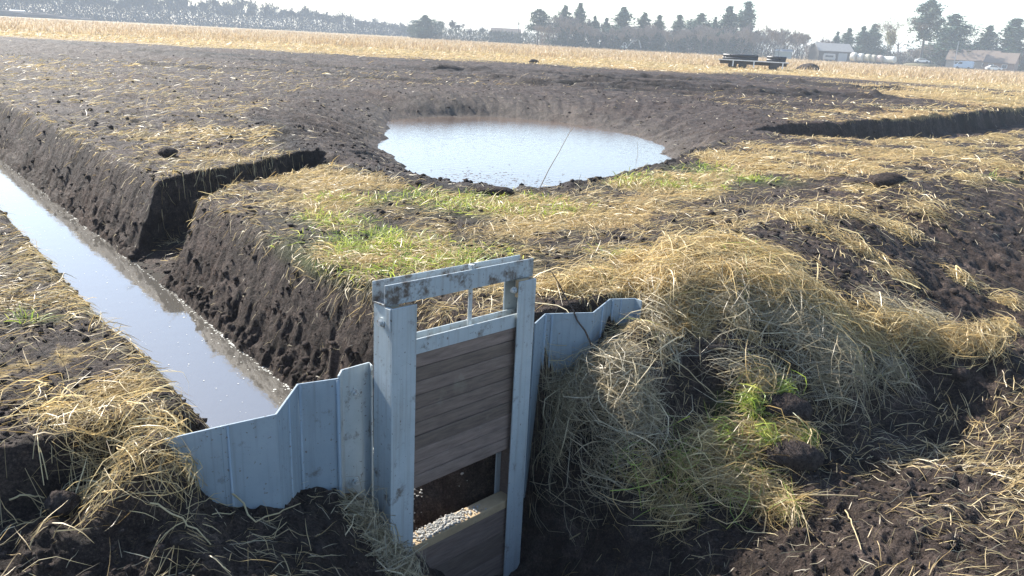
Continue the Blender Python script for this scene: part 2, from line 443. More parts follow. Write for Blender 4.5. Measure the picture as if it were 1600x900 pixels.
def mixc(nt, fac, a, b, mode='MIX'):
    n = nt.nodes.new('ShaderNodeMix'); n.data_type = 'RGBA'; n.blend_type = mode
    for sock, val in ((n.inputs[0], fac), (n.inputs[6], a), (n.inputs[7], b)):
        if isinstance(val, (int, float)): sock.default_value = val
        elif isinstance(val, tuple): sock.default_value = (*val, 1)
        else: nt.links.new(val, sock)
    return n.outputs[2]

def noise_mat(name, c0, c1, scale, rough=0.8, bump=0.2, bscale=None, dirt=None, dirt_scale=4, dirt_amt=0.5, spec=0.5, bdist=0.01, metal=0.0, streak=None, runs=None, vary=0.0):
    m, nt, out = new_mat(name)
    b = N(nt, 'ShaderNodeBsdfPrincipled')
    tc = N(nt, 'ShaderNodeTexCoord')
    n1 = N(nt, 'ShaderNodeTexNoise'); n1.inputs['Scale'].default_value = scale; n1.inputs['Detail'].default_value = 6; n1.inputs['Roughness'].default_value = .65
    src = tc.outputs['Object']
    if streak:
        mp = N(nt, 'ShaderNodeMapping'); mp.inputs['Scale'].default_value = streak
        nt.links.new(src, mp.inputs['Vector']); src = mp.outputs['Vector']
    nt.links.new(src, n1.inputs['Vector'])
    col = ramp(nt, n1.outputs['Fac'], [(.3, c0), (.7, c1)])
    if dirt:
        n2 = N(nt, 'ShaderNodeTexNoise'); n2.inputs['Scale'].default_value = dirt_scale; n2.inputs['Detail'].default_value = 8; n2.inputs['Roughness'].default_value = .7
        nt.links.new(tc.outputs['Object'], n2.inputs['Vector'])
        f = ramp(nt, n2.outputs['Fac'], [(1 - dirt_amt - .06, (0, 0, 0)), (1 - dirt_amt + .06, (1, 1, 1))])
        col = mixc(nt, f, col, dirt)
    if runs:
        mp2 = N(nt, 'ShaderNodeMapping'); mp2.inputs['Scale'].default_value = (38, 38, 1.6)
        nt.links.new(tc.outputs['Object'], mp2.inputs['Vector'])
        n4 = N(nt, 'ShaderNodeTexNoise'); n4.inputs['Scale'].default_value = 1.0; n4.inputs['Detail'].default_value = 5
        nt.links.new(mp2.outputs['Vector'], n4.inputs['Vector'])
        col = mixc(nt, ramp(nt, n4.outputs['Fac'], [(.50, (0, 0, 0)), (.74, (.75, .75, .75))]), col, runs)
        n5 = N(nt, 'ShaderNodeTexNoise'); n5.inputs['Scale'].default_value = 55; n5.inputs['Detail'].default_value = 3
        nt.links.new(tc.outputs['Object'], n5.inputs['Vector'])
        col = mixc(nt, ramp(nt, n5.outputs['Fac'], [(.66, (0, 0, 0)), (.70, (.8, .8, .8))]), col, (.12, .09, .07))
    if vary:
        oi = N(nt, 'ShaderNodeObjectInfo')
        lo, hi = 1 - vary, 1 + vary
        col = mixc(nt, 1.0, col, ramp(nt, oi.outputs['Random'], [(0, (lo, lo, lo * .95)), (1, (hi, hi, hi))]), 'MULTIPLY')
    nt.links.new(col, b.inputs['Base Color'])
    b.inputs['Roughness'].default_value = rough; b.inputs['Metallic'].default_value = metal
    b.inputs['Specular IOR Level'].default_value = spec
    if bump:
        n3 = N(nt, 'ShaderNodeTexNoise'); n3.inputs['Scale'].default_value = bscale or scale * 2; n3.inputs['Detail'].default_value = 5
        nt.links.new(src, n3.inputs['Vector'])
        bp = N(nt, 'ShaderNodeBump'); bp.inputs['Strength'].default_value = bump; bp.inputs['Distance'].default_value = bdist
        nt.links.new(n3.outputs['Fac'], bp.inputs['Height']); nt.links.new(bp.outputs['Normal'], b.inputs['Normal'])
    nt.links.new(b.outputs['BSDF'], out.inputs['Surface'])
    return m

def ground_material():
    m, nt, out = new_mat('peat_and_straw_ground')
    L = nt.links.new
    b = N(nt, 'ShaderNodeBsdfPrincipled')
    tc = N(nt, 'ShaderNodeTexCoord'); at_ = N(nt, 'ShaderNodeAttribute'); at_.attribute_name = 'col'
    sep = N(nt, 'ShaderNodeSeparateColor'); L(at_.outputs['Color'], sep.inputs['Color'])
    def noise(sc, det=6, ro=.65, vec=None):
        n = N(nt, 'ShaderNodeTexNoise'); n.inputs['Scale'].default_value = sc; n.inputs['Detail'].default_value = det; n.inputs['Roughness'].default_value = ro
        L(vec or tc.outputs['Object'], n.inputs['Vector']); return n.outputs['Fac']
    big, mid, fine = noise(.35, 4), noise(3.0, 8), noise(26, 8, .75)
    peat = ramp(nt, mid, [(.30, (.026, .0190, .0162)), (.5, (.061, .0455, .0385)), (.70, (.108, .082, .070))])
    rust = ramp(nt, big, [(.50, (0, 0, 0)), (.72, (.55, .55, .55))])
    peat = mixc(nt, rust, peat, (.075, .042, .030))
    grit = noise(85, 6, .8)
    peat = mixc(nt, .8, peat, ramp(nt, noise(14, 8, .75), [(.36, (.35, .33, .33)), (.5, (.95, .95, .95)), (.64, (1.8, 1.75, 1.7))]), 'MULTIPLY')
    peat = mixc(nt, .75, peat, ramp(nt, grit, [(.36, (.25, .25, .25)), (.52, (.9, .9, .9)), (.66, (2.2, 2.2, 2.2))]), 'MULTIPLY')
    # crumbs and shreds of dead stalks on the peat
    shred = ramp(nt, fine, [(.60, (0, 0, 0)), (.70, (1, 1, 1))])
    shredc = mixc(nt, .6, peat, (.22, .16, .10))
    peat = mixc(nt, shred, peat, shredc)
    peat = mixc(nt, at_.outputs['Alpha'], peat, mixc(nt, mid, (.004, .0035, .0035), (.026, .021, .020)))  # alpha darkens the peat: painted shade of ruts and tracks, dark soil at rim
    peat = mixc(nt, sep.outputs['Blue'], peat, (.15, .13, .11))
    strawc = ramp(nt, fine, [(.30, (.065, .043, .02)), (.48, (.27, .195, .085)), (.68, (.49, .375, .185))])
    strawc = mixc(nt, ramp(nt, noise(.09, 3), [(.4, (0, 0, 0)), (.65, (.6, .6, .6))]), strawc, (.36, .22, .10))
    # cover mask broken up by noise
    cl = noise(7.0, 9, .78)
    mm = N(nt, 'ShaderNodeMath', operation='MULTIPLY_ADD'); L(sep.outputs['Red'], mm.inputs[0]); mm.inputs[1].default_value = 1.15; mm.inputs[2].default_value = -1.12
    ma = N(nt, 'ShaderNodeMath', operation='ADD'); L(mm.outputs[0], ma.inputs[0])
    mb_ = N(nt, 'ShaderNodeMath', operation='MULTIPLY'); L(cl, mb_.inputs[0]); mb_.inputs[1].default_value = 2.0
    L(mb_.outputs[0], ma.inputs[1])
    f = ramp(nt, ma.outputs[0], [(.48, (0, 0, 0)), (.62, (1, 1, 1))])
    col = mixc(nt, f, peat, strawc)
    gm = N(nt, 'ShaderNodeMath', operation='MULTIPLY'); L(sep.outputs['Green'], gm.inputs[0]); L(mid, gm.inputs[1])
    col = mixc(nt, gm.outputs[0], col, (.10, .15, .025))
    L(col, b.inputs['Base Color'])
    b.inputs['Roughness'].default_value = .74
    b.inputs['Specular IOR Level'].default_value = .14
    hgt = N(nt, 'ShaderNodeMath', operation='MULTIPLY_ADD'); L(fine, hgt.inputs[0]); hgt.inputs[1].default_value = .55
    L(noise(9, 8, .7), hgt.inputs[2])
    bp = N(nt, 'ShaderNodeBump'); bp.inputs['Strength'].default_value = 1.0; bp.inputs['Distance'].default_value = .09
    L(hgt.outputs[0], bp.inputs['Height']); L(bp.outputs['Normal'], b.inputs['Normal'])
    L(b.outputs['BSDF'], out.inputs['Surface'])
    return m

def blade_material(name, transl=.4, gloss=.06):
    m, nt, out = new_mat(name)
    a = N(nt, 'ShaderNodeAttribute'); a.attribute_name = 'col'
    d = N(nt, 'ShaderNodeBsdfDiffuse'); t = N(nt, 'ShaderNodeBsdfTranslucent'); g = N(nt, 'ShaderNodeBsdfGlossy')
    g.inputs['Roughness'].default_value = .45; g.inputs['Color'].default_value = (.8, .8, .8, 1)
    m1 = N(nt, 'ShaderNodeMixShader'); m1.inputs[0].default_value = transl
    m2 = N(nt, 'ShaderNodeMixShader'); m2.inputs[0].default_value = gloss
    for s in (d, t): nt.links.new(a.outputs['Color'], s.inputs['Color'])
    nt.links.new(d.outputs[0], m1.inputs[1]); nt.links.new(t.outputs[0], m1.inputs[2])
    nt.links.new(m1.outputs[0], m2.inputs[1]); nt.links.new(g.outputs[0], m2.inputs[2])
    nt.links.new(m2.outputs[0], out.inputs['Surface'])
    return m

def water_material(name, color, wave_scale, wave, rough, stretch=(1, 1, 1), ior=1.33):
    m, nt, out = new_mat(name)
    b = N(nt, 'ShaderNodeBsdfPrincipled')
    b.inputs['Base Color'].default_value = (*color, 1); b.inputs['Roughness'].default_value = rough; b.inputs['IOR'].default_value = ior
    tc = N(nt, 'ShaderNodeTexCoord'); mp = N(nt, 'ShaderNodeMapping'); mp.inputs['Scale'].default_value = stretch
    n = N(nt, 'ShaderNodeTexNoise'); n.inputs['Scale'].default_value = wave_scale; n.inputs['Detail'].default_value = 3
    nt.links.new(tc.outputs['Object'], mp.inputs['Vector']); nt.links.new(mp.outputs['Vector'], n.inputs['Vector'])
    bp = N(nt, 'ShaderNodeBump'); bp.inputs['Strength'].default_value = wave; bp.inputs['Distance'].default_value = .02
    nt.links.new(n.outputs['Fac'], bp.inputs['Height']); nt.links.new(bp.outputs['Normal'], b.inputs['Normal'])
    nt.links.new(b.outputs['BSDF'], out.inputs['Surface'])
    return m

M = {}
M['ground'] = ground_material()
M['straw'] = blade_material('straw', .42)
M['green'] = blade_material('green_blades', .5)
M['twig'] = blade_material('bare_twigs', 0, gloss=0)
M['needle'] = blade_material('conifer_needles', .08, gloss=.02)
M['paint'] = noise_mat('grey_blue_paint', (.33, .375, .39), (.40, .44, .45), 9, .45, .08, 60, dirt=(.10, .075, .055), dirt_scale=7, dirt_amt=.375, bdist=.002, runs=(.25, .25, .23))
M['paint_rail'] = noise_mat('muddied_grey_blue_paint', (.33, .375, .39), (.40, .44, .45), 9, .45, .08, 60, dirt=(.085, .065, .05), dirt_scale=9, dirt_amt=.45, bdist=.002, runs=(.25, .25, .23))
M['pile'] = noise_mat('grey_blue_pile', (.215, .27, .31), (.265, .32, .36), 5, .5, .06, 50, dirt=(.09, .07, .055), dirt_scale=6, dirt_amt=.34, bdist=.002, runs=(.17, .20, .22))
M['steel'] = noise_mat('bolt_steel', (.42, .46, .47), (.55, .58, .58), 30, .4, .1, dirt=(.16, .10, .06), dirt_scale=30, dirt_amt=.4, metal=.3)
M['board'] = noise_mat('recycled_board', (.098, .070, .058), (.205, .150, .122), 7, .65, .35, 40, streak=(1, 6, 9), bdist=.004, dirt=(.20, .165, .135), dirt_scale=5, dirt_amt=.36, vary=.22)
M['sill'] = noise_mat('mud_stained_sill', (.30, .21, .115), (.46, .34, .20), 8, .75, .4, 30, bdist=.004, dirt=(.10, .075, .055), dirt_scale=8, dirt_amt=.36)
M['peat'] = noise_mat('peat_clod', (.018, .014, .0128), (.082, .064, .056), 45, .9, 1.0, 130, bdist=.02, spec=.12)
M['gravel'] = noise_mat('grey_granules', (.26, .25, .22), (.44, .42, .38), 40, .85, .3)
M['foam'] = noise_mat('pale_scum', (.55, .55, .50), (.75, .74, .68), 30, .8, 0)
M['debris'] = noise_mat('brown_flecks', (.07, .045, .03), (.14, .09, .06), 30, .8, 0)
M['bark'] = noise_mat('bark', (.05, .044, .04), (.10, .09, .08), 3, .9, .3)
M['darkbark'] = noise_mat('dark_twig_bark', (.045, .03, .022), (.085, .06, .045), 30, .8, .3)
M['water_ditch'] = water_material('ditch_water_surface', (.10, .092, .080), 5, .06, .04, ior=2.5)
M['water_pond'] = water_material('pond_water_surface', (.125, .092, .072), 11, .22, .03, (.6, 1.3, 1), ior=1.9)

def flat_mat(name, c, rough=.6, metal=0):
    return noise_mat(name, tuple(x * .85 for x in c), tuple(min(1, x * 1.1) for x in c), 6, rough, 0.0, metal=metal)

M['white'] = flat_mat('white_paint', (.78, .78, .76), .45)
M['black'] = flat_mat('black_plastic', (.022, .022, .026), .45)
M['chassis'] = flat_mat('dark_chassis', (.045, .04, .042), .7)
M['glass'] = flat_mat('dark_glass', (.05, .06, .07), .1)
M['tyre'] = flat_mat('rubber', (.03, .03, .03), .8)
M['sheet_roof'] = noise_mat('grey_sheet_roof', (.20, .19, .18), (.30, .29, .27), 2, .7, .2)
M['tile_roof'] = noise_mat('brown_tile_roof', (.115, .085, .065), (.18, .135, .105), 3, .85, .3)
M['brick'] = noise_mat('brick_wall', (.20, .12, .09), (.30, .19, .14), 3, .85, .2)
M['render'] = noise_mat('pale_wall', (.22, .21, .195), (.32, .30, .27), 2, .8, .1)
M['timber'] = noise_mat('dark_cladding', (.05, .043, .038), (.09, .08, .07), 2, .85, .2)
M['bale_white'] = noise_mat('white_wrap', (.44, .435, .39), (.56, .55, .50), 2, .4, .2)
M['bale_cream'] = noise_mat('cream_wrap', (.38, .34, .24), (.48, .44, .33), 2, .4, .2)
M['bale_pink'] = noise_mat('pinkish_wrap', (.40, .31, .26), (.49, .39, .33), 2, .4, .2)
M['blue_van'] = flat_mat('light_blue_paint', (.30, .42, .58), .35)
M['light_grey'] = flat_mat('light_grey_paint', (.36, .37, .38), .45)
M['pale_shed'] = flat_mat('pale_shed', (.30, .33, .30), .6)

# ------------------------------------------------------------------ ground mesh
idx = np.arange(NR * NT).reshape(NR, NT)
q = np.stack([idx[:-1, :-1], idx[:-1, 1:], idx[1:, 1:], idx[1:, :-1]], -1).reshape(-1, 4)[:, ::-1]
th_pc = np.hypot(GX - PC[0], GY - PC[1])
rw_g = np.interp(np.arctan2(GX - PC[0], GY - PC[1]), PWT, PWR)
wet = .8 * np.exp(-np.clip((th_pc - rw_g) / (.3 + .10 * np.clip(GY - 12, 0, 12)), 0, None) ** 2) * (GY > 8) * (.5 + .5 * fbm(GX, GY, .6, 2, 4))
gu_, gv_ = to_uv(GX, GY)
cvn = np.clip(CV * (1 - .0 * GR), 0, 1)
fresh = np.zeros(GX.shape)  # dark mask: rut and track shade painted into peat colour, plus dark rim soil
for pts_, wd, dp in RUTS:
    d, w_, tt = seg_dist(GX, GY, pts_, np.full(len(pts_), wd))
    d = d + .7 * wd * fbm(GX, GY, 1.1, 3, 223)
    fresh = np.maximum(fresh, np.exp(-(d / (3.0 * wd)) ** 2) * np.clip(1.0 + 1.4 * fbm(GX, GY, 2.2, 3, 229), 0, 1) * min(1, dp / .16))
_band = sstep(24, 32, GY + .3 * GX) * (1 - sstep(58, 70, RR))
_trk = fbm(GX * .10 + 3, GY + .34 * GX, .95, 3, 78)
fresh = np.maximum(fresh, _band * sstep(-.05, .25, _trk) * np.clip(.75 + .9 * fbm(GX, GY, 6, 2, 79), 0, 1))  # shade inside the wheel tracks, put into the colour
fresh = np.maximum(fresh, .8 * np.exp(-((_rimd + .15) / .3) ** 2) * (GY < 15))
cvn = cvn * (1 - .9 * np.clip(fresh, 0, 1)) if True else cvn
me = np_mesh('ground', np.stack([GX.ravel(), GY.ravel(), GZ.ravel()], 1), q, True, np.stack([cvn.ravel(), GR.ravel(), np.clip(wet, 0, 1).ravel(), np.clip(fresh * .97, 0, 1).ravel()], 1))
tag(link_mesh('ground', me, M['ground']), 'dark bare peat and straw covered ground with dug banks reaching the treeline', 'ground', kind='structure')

# ------------------------------------------------------------------ water
def sheet(name, pts, z, mat, label):
    bm = bmesh.new()
    bm.faces.new([bm.verts.new((p[0], p[1], z)) for p in pts])
    bmesh.ops.recalc_face_normals(bm, faces=bm.faces)
    me = bpy.data.meshes.new(name); bm.to_mesh(me); bm.free()
    if me.polygons[0].normal.z < 0: me.flip_normals()
    return tag(link_mesh(name, me, mat), label, 'water', kind='structure')

# ------------------------------------------------------------------ piling plan (top outline of the two wings)
TOPZ = 0.0
left_plan = [at(*p, TOPZ)[:2] for p in ((529, 591), (465, 600), (431, 647), (344, 666), (262, 685))]
left_plan.append(left_plan[-1] + (left_plan[-1] - left_plan[-2]) / np.linalg.norm(left_plan[-1] - left_plan[-2]) * .10)
right_plan = [at(*p, TOPZ)[:2] for p in ((836, 505), (852, 490), (927, 488), (953, 467), (992, 466), (1003, 470))]
e = 0.012
near_end = [from_uv(-.35, .25), from_uv(-.5, .0), from_uv(-.55, -.3)] + [tuple(np.array(p) + A * e) for p in left_plan[:4]] + [from_uv(-1.6, -1.05)]
sheet('ditch_water', near_end + [from_uv(90, -1.05), from_uv(90, .25)], WATER_DITCH, M['water_ditch'], 'still pale blue water in the straight ditch on the left')
tw = np.linspace(-np.pi, np.pi, 60, endpoint=False)
sheet('pond_water', [(PC[0] + math.sin(t) * (np.interp(t, PWT, PWR) + .25), PC[1] + math.cos(t) * (np.interp(t, PWT, PWR) + .25)) for t in tw], WATER_POND, M['water_pond'], 'rippled pale water in the round dug basin')

# ------------------------------------------------------------------ sheet piling
def wing(name, label, plan, zb, joints, thick=.011):
    root = empty(name, (plan[0][0], plan[0][1], zb), 0, label, 'piling')
    o = np.array(plan[0])
    pts = [np.array(p) - o for p in plan]
    def strip(seg, nm, mat, off=0.0, t=thick, z1=None):
        n = len(seg)
        nrm = []
        for i in range(n):
            a = seg[max(0, i - 1)]; b = seg[min(n - 1, i + 1)]
            d = (b - a) / np.linalg.norm(b - a); nrm.append(np.array([-d[1], d[0]]))
        fr = [seg[i] + nrm[i] * (off + t / 2) for i in range(n)]; bk = [seg[i] + nrm[i] * (off - t / 2) for i in range(n)]
        mb = MB(); mb.prism([tuple(p) for p in fr + bk[::-1]], 'z', 0, (TOPZ - zb) if z1 is None else z1)
        return mb.build(nm, mat, root, bevel=.002)
    cuts = [0] + joints + [len(pts) - 1]
    for a, b in zip(cuts[:-1], cuts[1:]):
        strip(pts[a:b + 1], 'pile_panel', M['pile'])
    return root, pts, strip

lw, lpts, lstrip = wing('sheet_piling', 'grey-blue corrugated sheet piling wing left of the sluice gate, holding back the ditch water', left_plan, -1.5, [3])
rw_, rpts, rstrip = wing('sheet_piling', 'grey-blue corrugated sheet piling wing right of the sluice gate, half hidden by straw', right_plan, -1.6, [3])
# raised interlock ribs
def rib(root, pts, t, i, zb, w=.018, r=.011):
    p = pts[i] + (pts[i + 1] - pts[i]) * t
    d = (pts[i + 1] - pts[i]) / np.linalg.norm(pts[i + 1] - pts[i]); n = np.array([d[1], -d[0]])
    cam = -np.array(root.location[:2]) - p
    if n @ cam < 0: n = -n
    p = p + n * (r * .7)
    MB().tube((p[0], p[1], .02), (p[0], p[1], TOPZ - zb - .006), r, seg=8).build('interlock', M['pile'], root, smooth=True)
rib(lw, lpts, .03, 0, -1.5); rib(lw, lpts, .97, 0, -1.5); rib(lw, lpts, .88, 2, -1.5, r=.007); rib(lw, lpts, .5, 1, -1.5, r=.007)
rib(rw_, rpts, .9, 0, -1.6); rib(rw_, rpts, .14, 1, -1.6, r=.008); rib(rw_, rpts, .5, 2, -1.6, r=.009); rib(rw_, rpts, .12, 3, -1.6, r=.009); rib(rw_, rpts, .45, 3, -1.6, r=.006)
# angle strip bolted between left wing and gate
o2 = np.array(left_plan[0])
strip_pts = [at(*p, TOPZ)[:2] - o2 for p in ((529, 590.5), (534, 581), (577, 569), (581, 574))]
jl = lstrip(strip_pts, 'joint_strip', M['paint'], z1=TOPZ + 1.5 + .012)
mudcap = MB(); a_, b_ = strip_pts[1], strip_pts[2]
d_ = (b_ - a_) / np.linalg.norm(b_ - a_); n_ = np.array([d_[1], -d_[0]])
nn = n_ if n_ @ (-o2) > 0 else -n_
for zz in (-.14, -.68, -1.1):
    c = a_ + (b_ - a_) * .42
    p = (c[0], c[1], zz + 1.5); qv = (c[0] + nn[0] * .022, c[1] + nn[1] * .022, zz + 1.5); q2 = (c[0] + nn[0] * .012, c[1] + nn[1] * .012, zz + 1.5)
    MB().tube(p, q2, .024, seg=16).tube(q2, (c[0] + nn[0] * .028, c[1] + nn[1] * .028, zz + 1.5), .015, seg=6).build('bolt', M['steel'], jl)

# ------------------------------------------------------------------ sluice gate
S = 1.08
yaw, roll, lean = 0.817, 0.036, -0.037
Rm = Matrix.Rotation(yaw, 3, 'Z') @ Matrix.Rotation(roll, 3, 'Y') @ Matrix.Rotation(lean, 3, 'X')
top_l = Vector((-.55 * S, 3.359 * S, EYE - (EYE - .476) * S))
HB = 2.12 * S                                    # post length
base = top_l + Rm @ Vector((0, 0, -HB))
gate = empty('sluice_gate', base, 0, 'grey-blue steel sluice gate with brown stop boards in a tall upright frame', 'sluice gate')
gate.rotation_euler = Rm.to_euler()
wL, wR, dep = .148 * S, .137 * S, .145 * S
W_ = 1.0 * S
tk = .010
# posts: channels that open to the inside
pl = MB().box(0, wL, 0, tk, 0, HB).box(0, tk, tk, dep - tk, 0, HB).box(0, wL, dep - tk, dep, 0, HB).build('post', M['paint'], gate, bevel=.002)
pr = MB().box(W_ - wR, W_, 0, tk, 0, HB).box(W_ - tk, W_, tk, dep - tk, 0, HB).box(W_ - wR * .8, W_, dep - tk, dep, 0, HB).build('post', M['paint'], gate, bevel=.002)
MB().box(tk + .002, wL * .96, tk + .002, tk + .03, HB - .10, HB - .004).build('post_cap', M['sill'], pl, bevel=.002)
MB().box(W_ - wR * .97, W_ - tk - .002, tk + .002, tk + .028, HB - .10, HB + .006).build('post_cap', M['sill'], pr, bevel=.002)
# timber packing inside the right post
MB().box(W_ - wR * .55, W_ - tk - .003, tk + .034, dep - tk - .004, 0, HB - .9).build('packing', M['board'], pr)
# head rail: channel lying open side up on the posts
hr = MB()
y0, y1, zr = .048 * S, .152 * S, .104 * S
hr.box(-.006, W_ * 1.022, y0, y0 + tk, HB + .001, HB + zr)
hr.box(-.006, W_ * 1.012, y1 - tk, y1, HB + .001, HB + zr * 1.02)
hr.box(-.006, W_ * 1.012, y0 + tk, y1 - tk, HB + .001, HB + .011)
hr = hr.build('head_rail', M['paint_rail'], gate, bevel=.002)
# bracket plate with bolt on the outer face of each post
br = MB().box(-.009, -.0005, .008, .05, HB - .12, HB - .003).build('bracket', M['paint'], pl, bevel=.001)
MB().tube((-.002, .078, HB - .085), (-.014, .078, HB - .085), .026, seg=18).tube((-.014, .078, HB - .085), (-.030, .078, HB - .085), .017, seg=6).build('bolt', M['steel'], pl)
MB().tube((W_ - wR - .008, .035, HB - .055), (W_ - wR - .030, .035, HB - .055), .013, seg=6).tube((W_ - wR + .0, .035, HB - .055), (W_ - wR - .010, .035, HB - .055), .02, seg=14).build('bolt', M['steel'], pr)
# gate cap: second channel, holds the boards from above
ct = HB - .19 * S; ch = .078 * S
gy0, gy1 = .026 * S, .118 * S
cap = MB().box(wL * .35, W_ - wR * .35, gy0, gy0 + tk, ct - ch, ct).box(wL * .35, W_ - wR * .35, gy1 - tk, gy1, ct - ch, ct).box(wL * .35, W_ - wR * .35, gy0 + tk, gy1 - tk, ct - ch, ct - ch + .01)
cap = cap.build('gate_cap', M['paint'], gate, bevel=.0015)
# lifting rod
xm = W_ * .565; ym = (gy0 + gy1) / 2
rod = MB().tube((xm, ym, ct - ch + .01), (xm, ym, HB + zr + .012), .0125, seg=14).build('lifting_rod', M['steel'], gate, smooth=False)
MB().tube((xm, ym, HB + .012), (xm, ym, HB + .026), .024, seg=6).build('nut', M['steel'], rod)
MB().tube((xm, ym, HB + zr + .004), (xm, ym, HB + zr + .022), .019, seg=6).build('nut', M['steel'], rod)
# stop boards of the raised gate
btop = ct - ch - .003; bbot = HB - 1.015 * S; nb = 10; bh = (btop - bbot) / nb
for i in range(nb):
    z1 = btop - i * bh; j = random.uniform(-.002, .002)
    MB().box(wL * .30, W_ - wR * .30, .034 * S + j, .108 * S + j, z1 - bh + .0022, z1 - .0004).build('stop_board', M['board'], gate, bevel=.004)
# fixed lower boards under the sill
sz = HB - 1.343 * S
sl = MB().box(wL * .30, W_ - wR * .30, .022 * S, .126 * S, sz - .055, sz).build('sill_board', M['sill'], gate, bevel=.005)
nb2 = int((sz - .06) / .083)
for i in range(nb2):
    z1 = sz - .057 - i * .083
    MB().box(wL * .30, W_ - wR * .30, .026 * S, .118 * S, z1 - .081, z1).build('stop_board', M['board'], gate, bevel=.004)

def gate_pt(x, y, z):
    return base + Rm @ Vector((x, y, z))

# ------------------------------------------------------------------ small-piece scatter meshes
_ico = bmesh.new(); bmesh.ops.create_icosphere(_ico, subdivisions=1, radius=1.0)
ICO_V = np.array([v.co[:] for v in _ico.verts]); ICO_F = np.array([[v.index for v in f.verts] for f in _ico.faces]); _ico.free()
_ico = bmesh.new(); bmesh.ops.create_icosphere(_ico, subdivisions=2, radius=1.0)
ICO2_V = np.array([v.co[:] for v in _ico.verts]); ICO2_F = np.array([[v.index for v in f.verts] for f in _ico.faces]); _ico.free()

_ico = bmesh.new(); bmesh.ops.create_icosphere(_ico, subdivisions=4, radius=1.0)
ICO4_V = np.array([v.co[:] for v in _ico.verts]); ICO4_F = np.array([[v.index for v in f.verts] for f in _ico.faces]); _ico.free()

def lumps(name, P, size, mat, squash=.7, jitter=.28, smooth=False):
    n = len(P)
    sc = size[:, None] * rng.uniform(.7, 1.35, (n, 3)); sc[:, 2] *= squash
    V = ICO_V[None] * (1 + jitter * rng.uniform(-1, 1, (n, len(ICO_V), 1)))
    a = rng.uniform(0, 6.28, n); c, s = np.cos(a)[:, None], np.sin(a)[:, None]
    V = V * sc[:, None]
    V = np.stack([V[..., 0] * c - V[..., 1] * s, V[..., 0] * s + V[..., 1] * c, V[..., 2]], -1) + P[:, None]
    F = (ICO_F[None] + (np.arange(n) * len(ICO_V))[:, None, None]).reshape(-1, 3)
    return link_mesh(name, np_mesh(name, V.reshape(-1, 3), F, smooth), mat)

def blades(name, P, az, L, W, col, mat, pitch=None, drape=True, arch=.0, lift=.006, bend=.25, droop=.0, segs=4, tip=.25, keep=0.3):
    """thin leaf and stalk ribbons; drape keeps them lying over the ground"""
    n = len(P)
    pitch = np.zeros(n) if pitch is None else pitch
    t = np.linspace(0, 1, segs + 1)[None]
    bd = (rng.normal(0, 1, n) * bend)[:, None]
    ca, sa = np.cos(az)[:, None], np.sin(az)[:, None]
    along = t * L[:, None] * np.cos(pitch)[:, None]
    side = bd * t ** 2 * L[:, None] * .6
    x = P[:, 0:1] + ca * along - sa * side; y = P[:, 1:2] + sa * along + ca * side
    if drape:
        for _ in range(2):      # keep the true length of each blade where the ground falls steeply
            g = look(GZ, x.ravel(), y.ravel()).reshape(x.shape)
            l3 = np.sqrt(np.diff(x) ** 2 + np.diff(y) ** 2 + np.diff(g) ** 2).sum(1)
            f = np.minimum(1, L / (l3 + 1e-6))[:, None]
            along = along * f; side = side * f
            x = P[:, 0:1] + ca * along - sa * side; y = P[:, 1:2] + sa * along + ca * side
    up = t * L[:, None] * np.sin(pitch)[:, None] - (np.asarray(droop) * np.ones(n))[:, None] * t ** 2 * L[:, None]
    if drape:
        g = look(GZ, x.ravel(), y.ravel()).reshape(x.shape)
        lf = (np.asarray(lift) * np.ones(n))[:, None]; ar = (np.asarray(arch) * np.ones(n))[:, None]
        z = np.maximum(g + lf + ar * np.sin(np.pi * t) * L[:, None], P[:, 2:3] * keep + g * (1 - keep) + up + lf)
    else:
        z = P[:, 2:3] + up
    ph = rng.uniform(-1.2, 1.2, n)[:, None]
    wt = W[:, None] * .5 * np.interp(t, [0, .3, .75, 1], [.8, 1, .8, tip])
    wx = -sa * np.cos(ph) * wt; wy = ca * np.cos(ph) * wt; wz = np.sin(ph) * wt
    V = np.stack([np.stack([x - wx, y - wy, z - wz], -1), np.stack([x + wx, y + wy, z + wz], -1)], 2)   # n, segs+1, 2, 3
    b = (np.arange(n) * (segs + 1) * 2)[:, None] + (np.arange(segs) * 2)[None]
    F = np.stack([b, b + 1, b + 3, b + 2], -1).reshape(-1, 4)
    C = np.repeat(col, (segs + 1) * 2, axis=0)
    return link_mesh(name, np_mesh(name, V.reshape(-1, 3), F, True, C), mat)

def straw_cols(n, kind='straw'):
    k = rng.random((n, 1))
    if kind == 'straw':
        a, b_, c = np.array([.68, .51, .24]), np.array([.48, .33, .13]), np.array([.82, .68, .38])
    elif kind == 'grey':
        a, b_, c = np.array([.54, .46, .30]), np.array([.38, .30, .18]), np.array([.68, .60, .42])
    elif kind == 'rust':
        a, b_, c = np.array([.42, .285, .14]), np.array([.34, .21, .10]), np.array([.48, .35, .18])
    else:
        a, b_, c = np.array([.40, .47, .07]), np.array([.58, .56, .16]), np.array([.24, .36, .05])
    col = np.where(k < .5, a + (b_ - a) * (k * 2), b_ * 0 + a + (c - a) * (k * 2 - 1))
    return col * rng.uniform(.65, 1.1, (n, 1))

def sample_polar(n, r0, r1, half=41):
    a = np.radians(rng.uniform(-half, half, n)); r = np.exp(rng.uniform(math.log(r0), math.log(r1), n))
    return r * np.sin(a), r * np.cos(a)

def in_front(x, y):
    u, v = to_uv(x, y)
    return u < np.interp(v, _bv, _bu) + .06

def not_in_gate(x, y):
    # keep scattered pieces clear of the frame and out of the water
    d = (x - base.x) * math.cos(yaw) + (y - base.y) * math.sin(yaw); e_ = -(x - base.x) * math.sin(yaw) + (y - base.y) * math.cos(yaw)
    return ~((d > -.08) & (d < 1.2) & (e_ > -.12) & (e_ < .30))

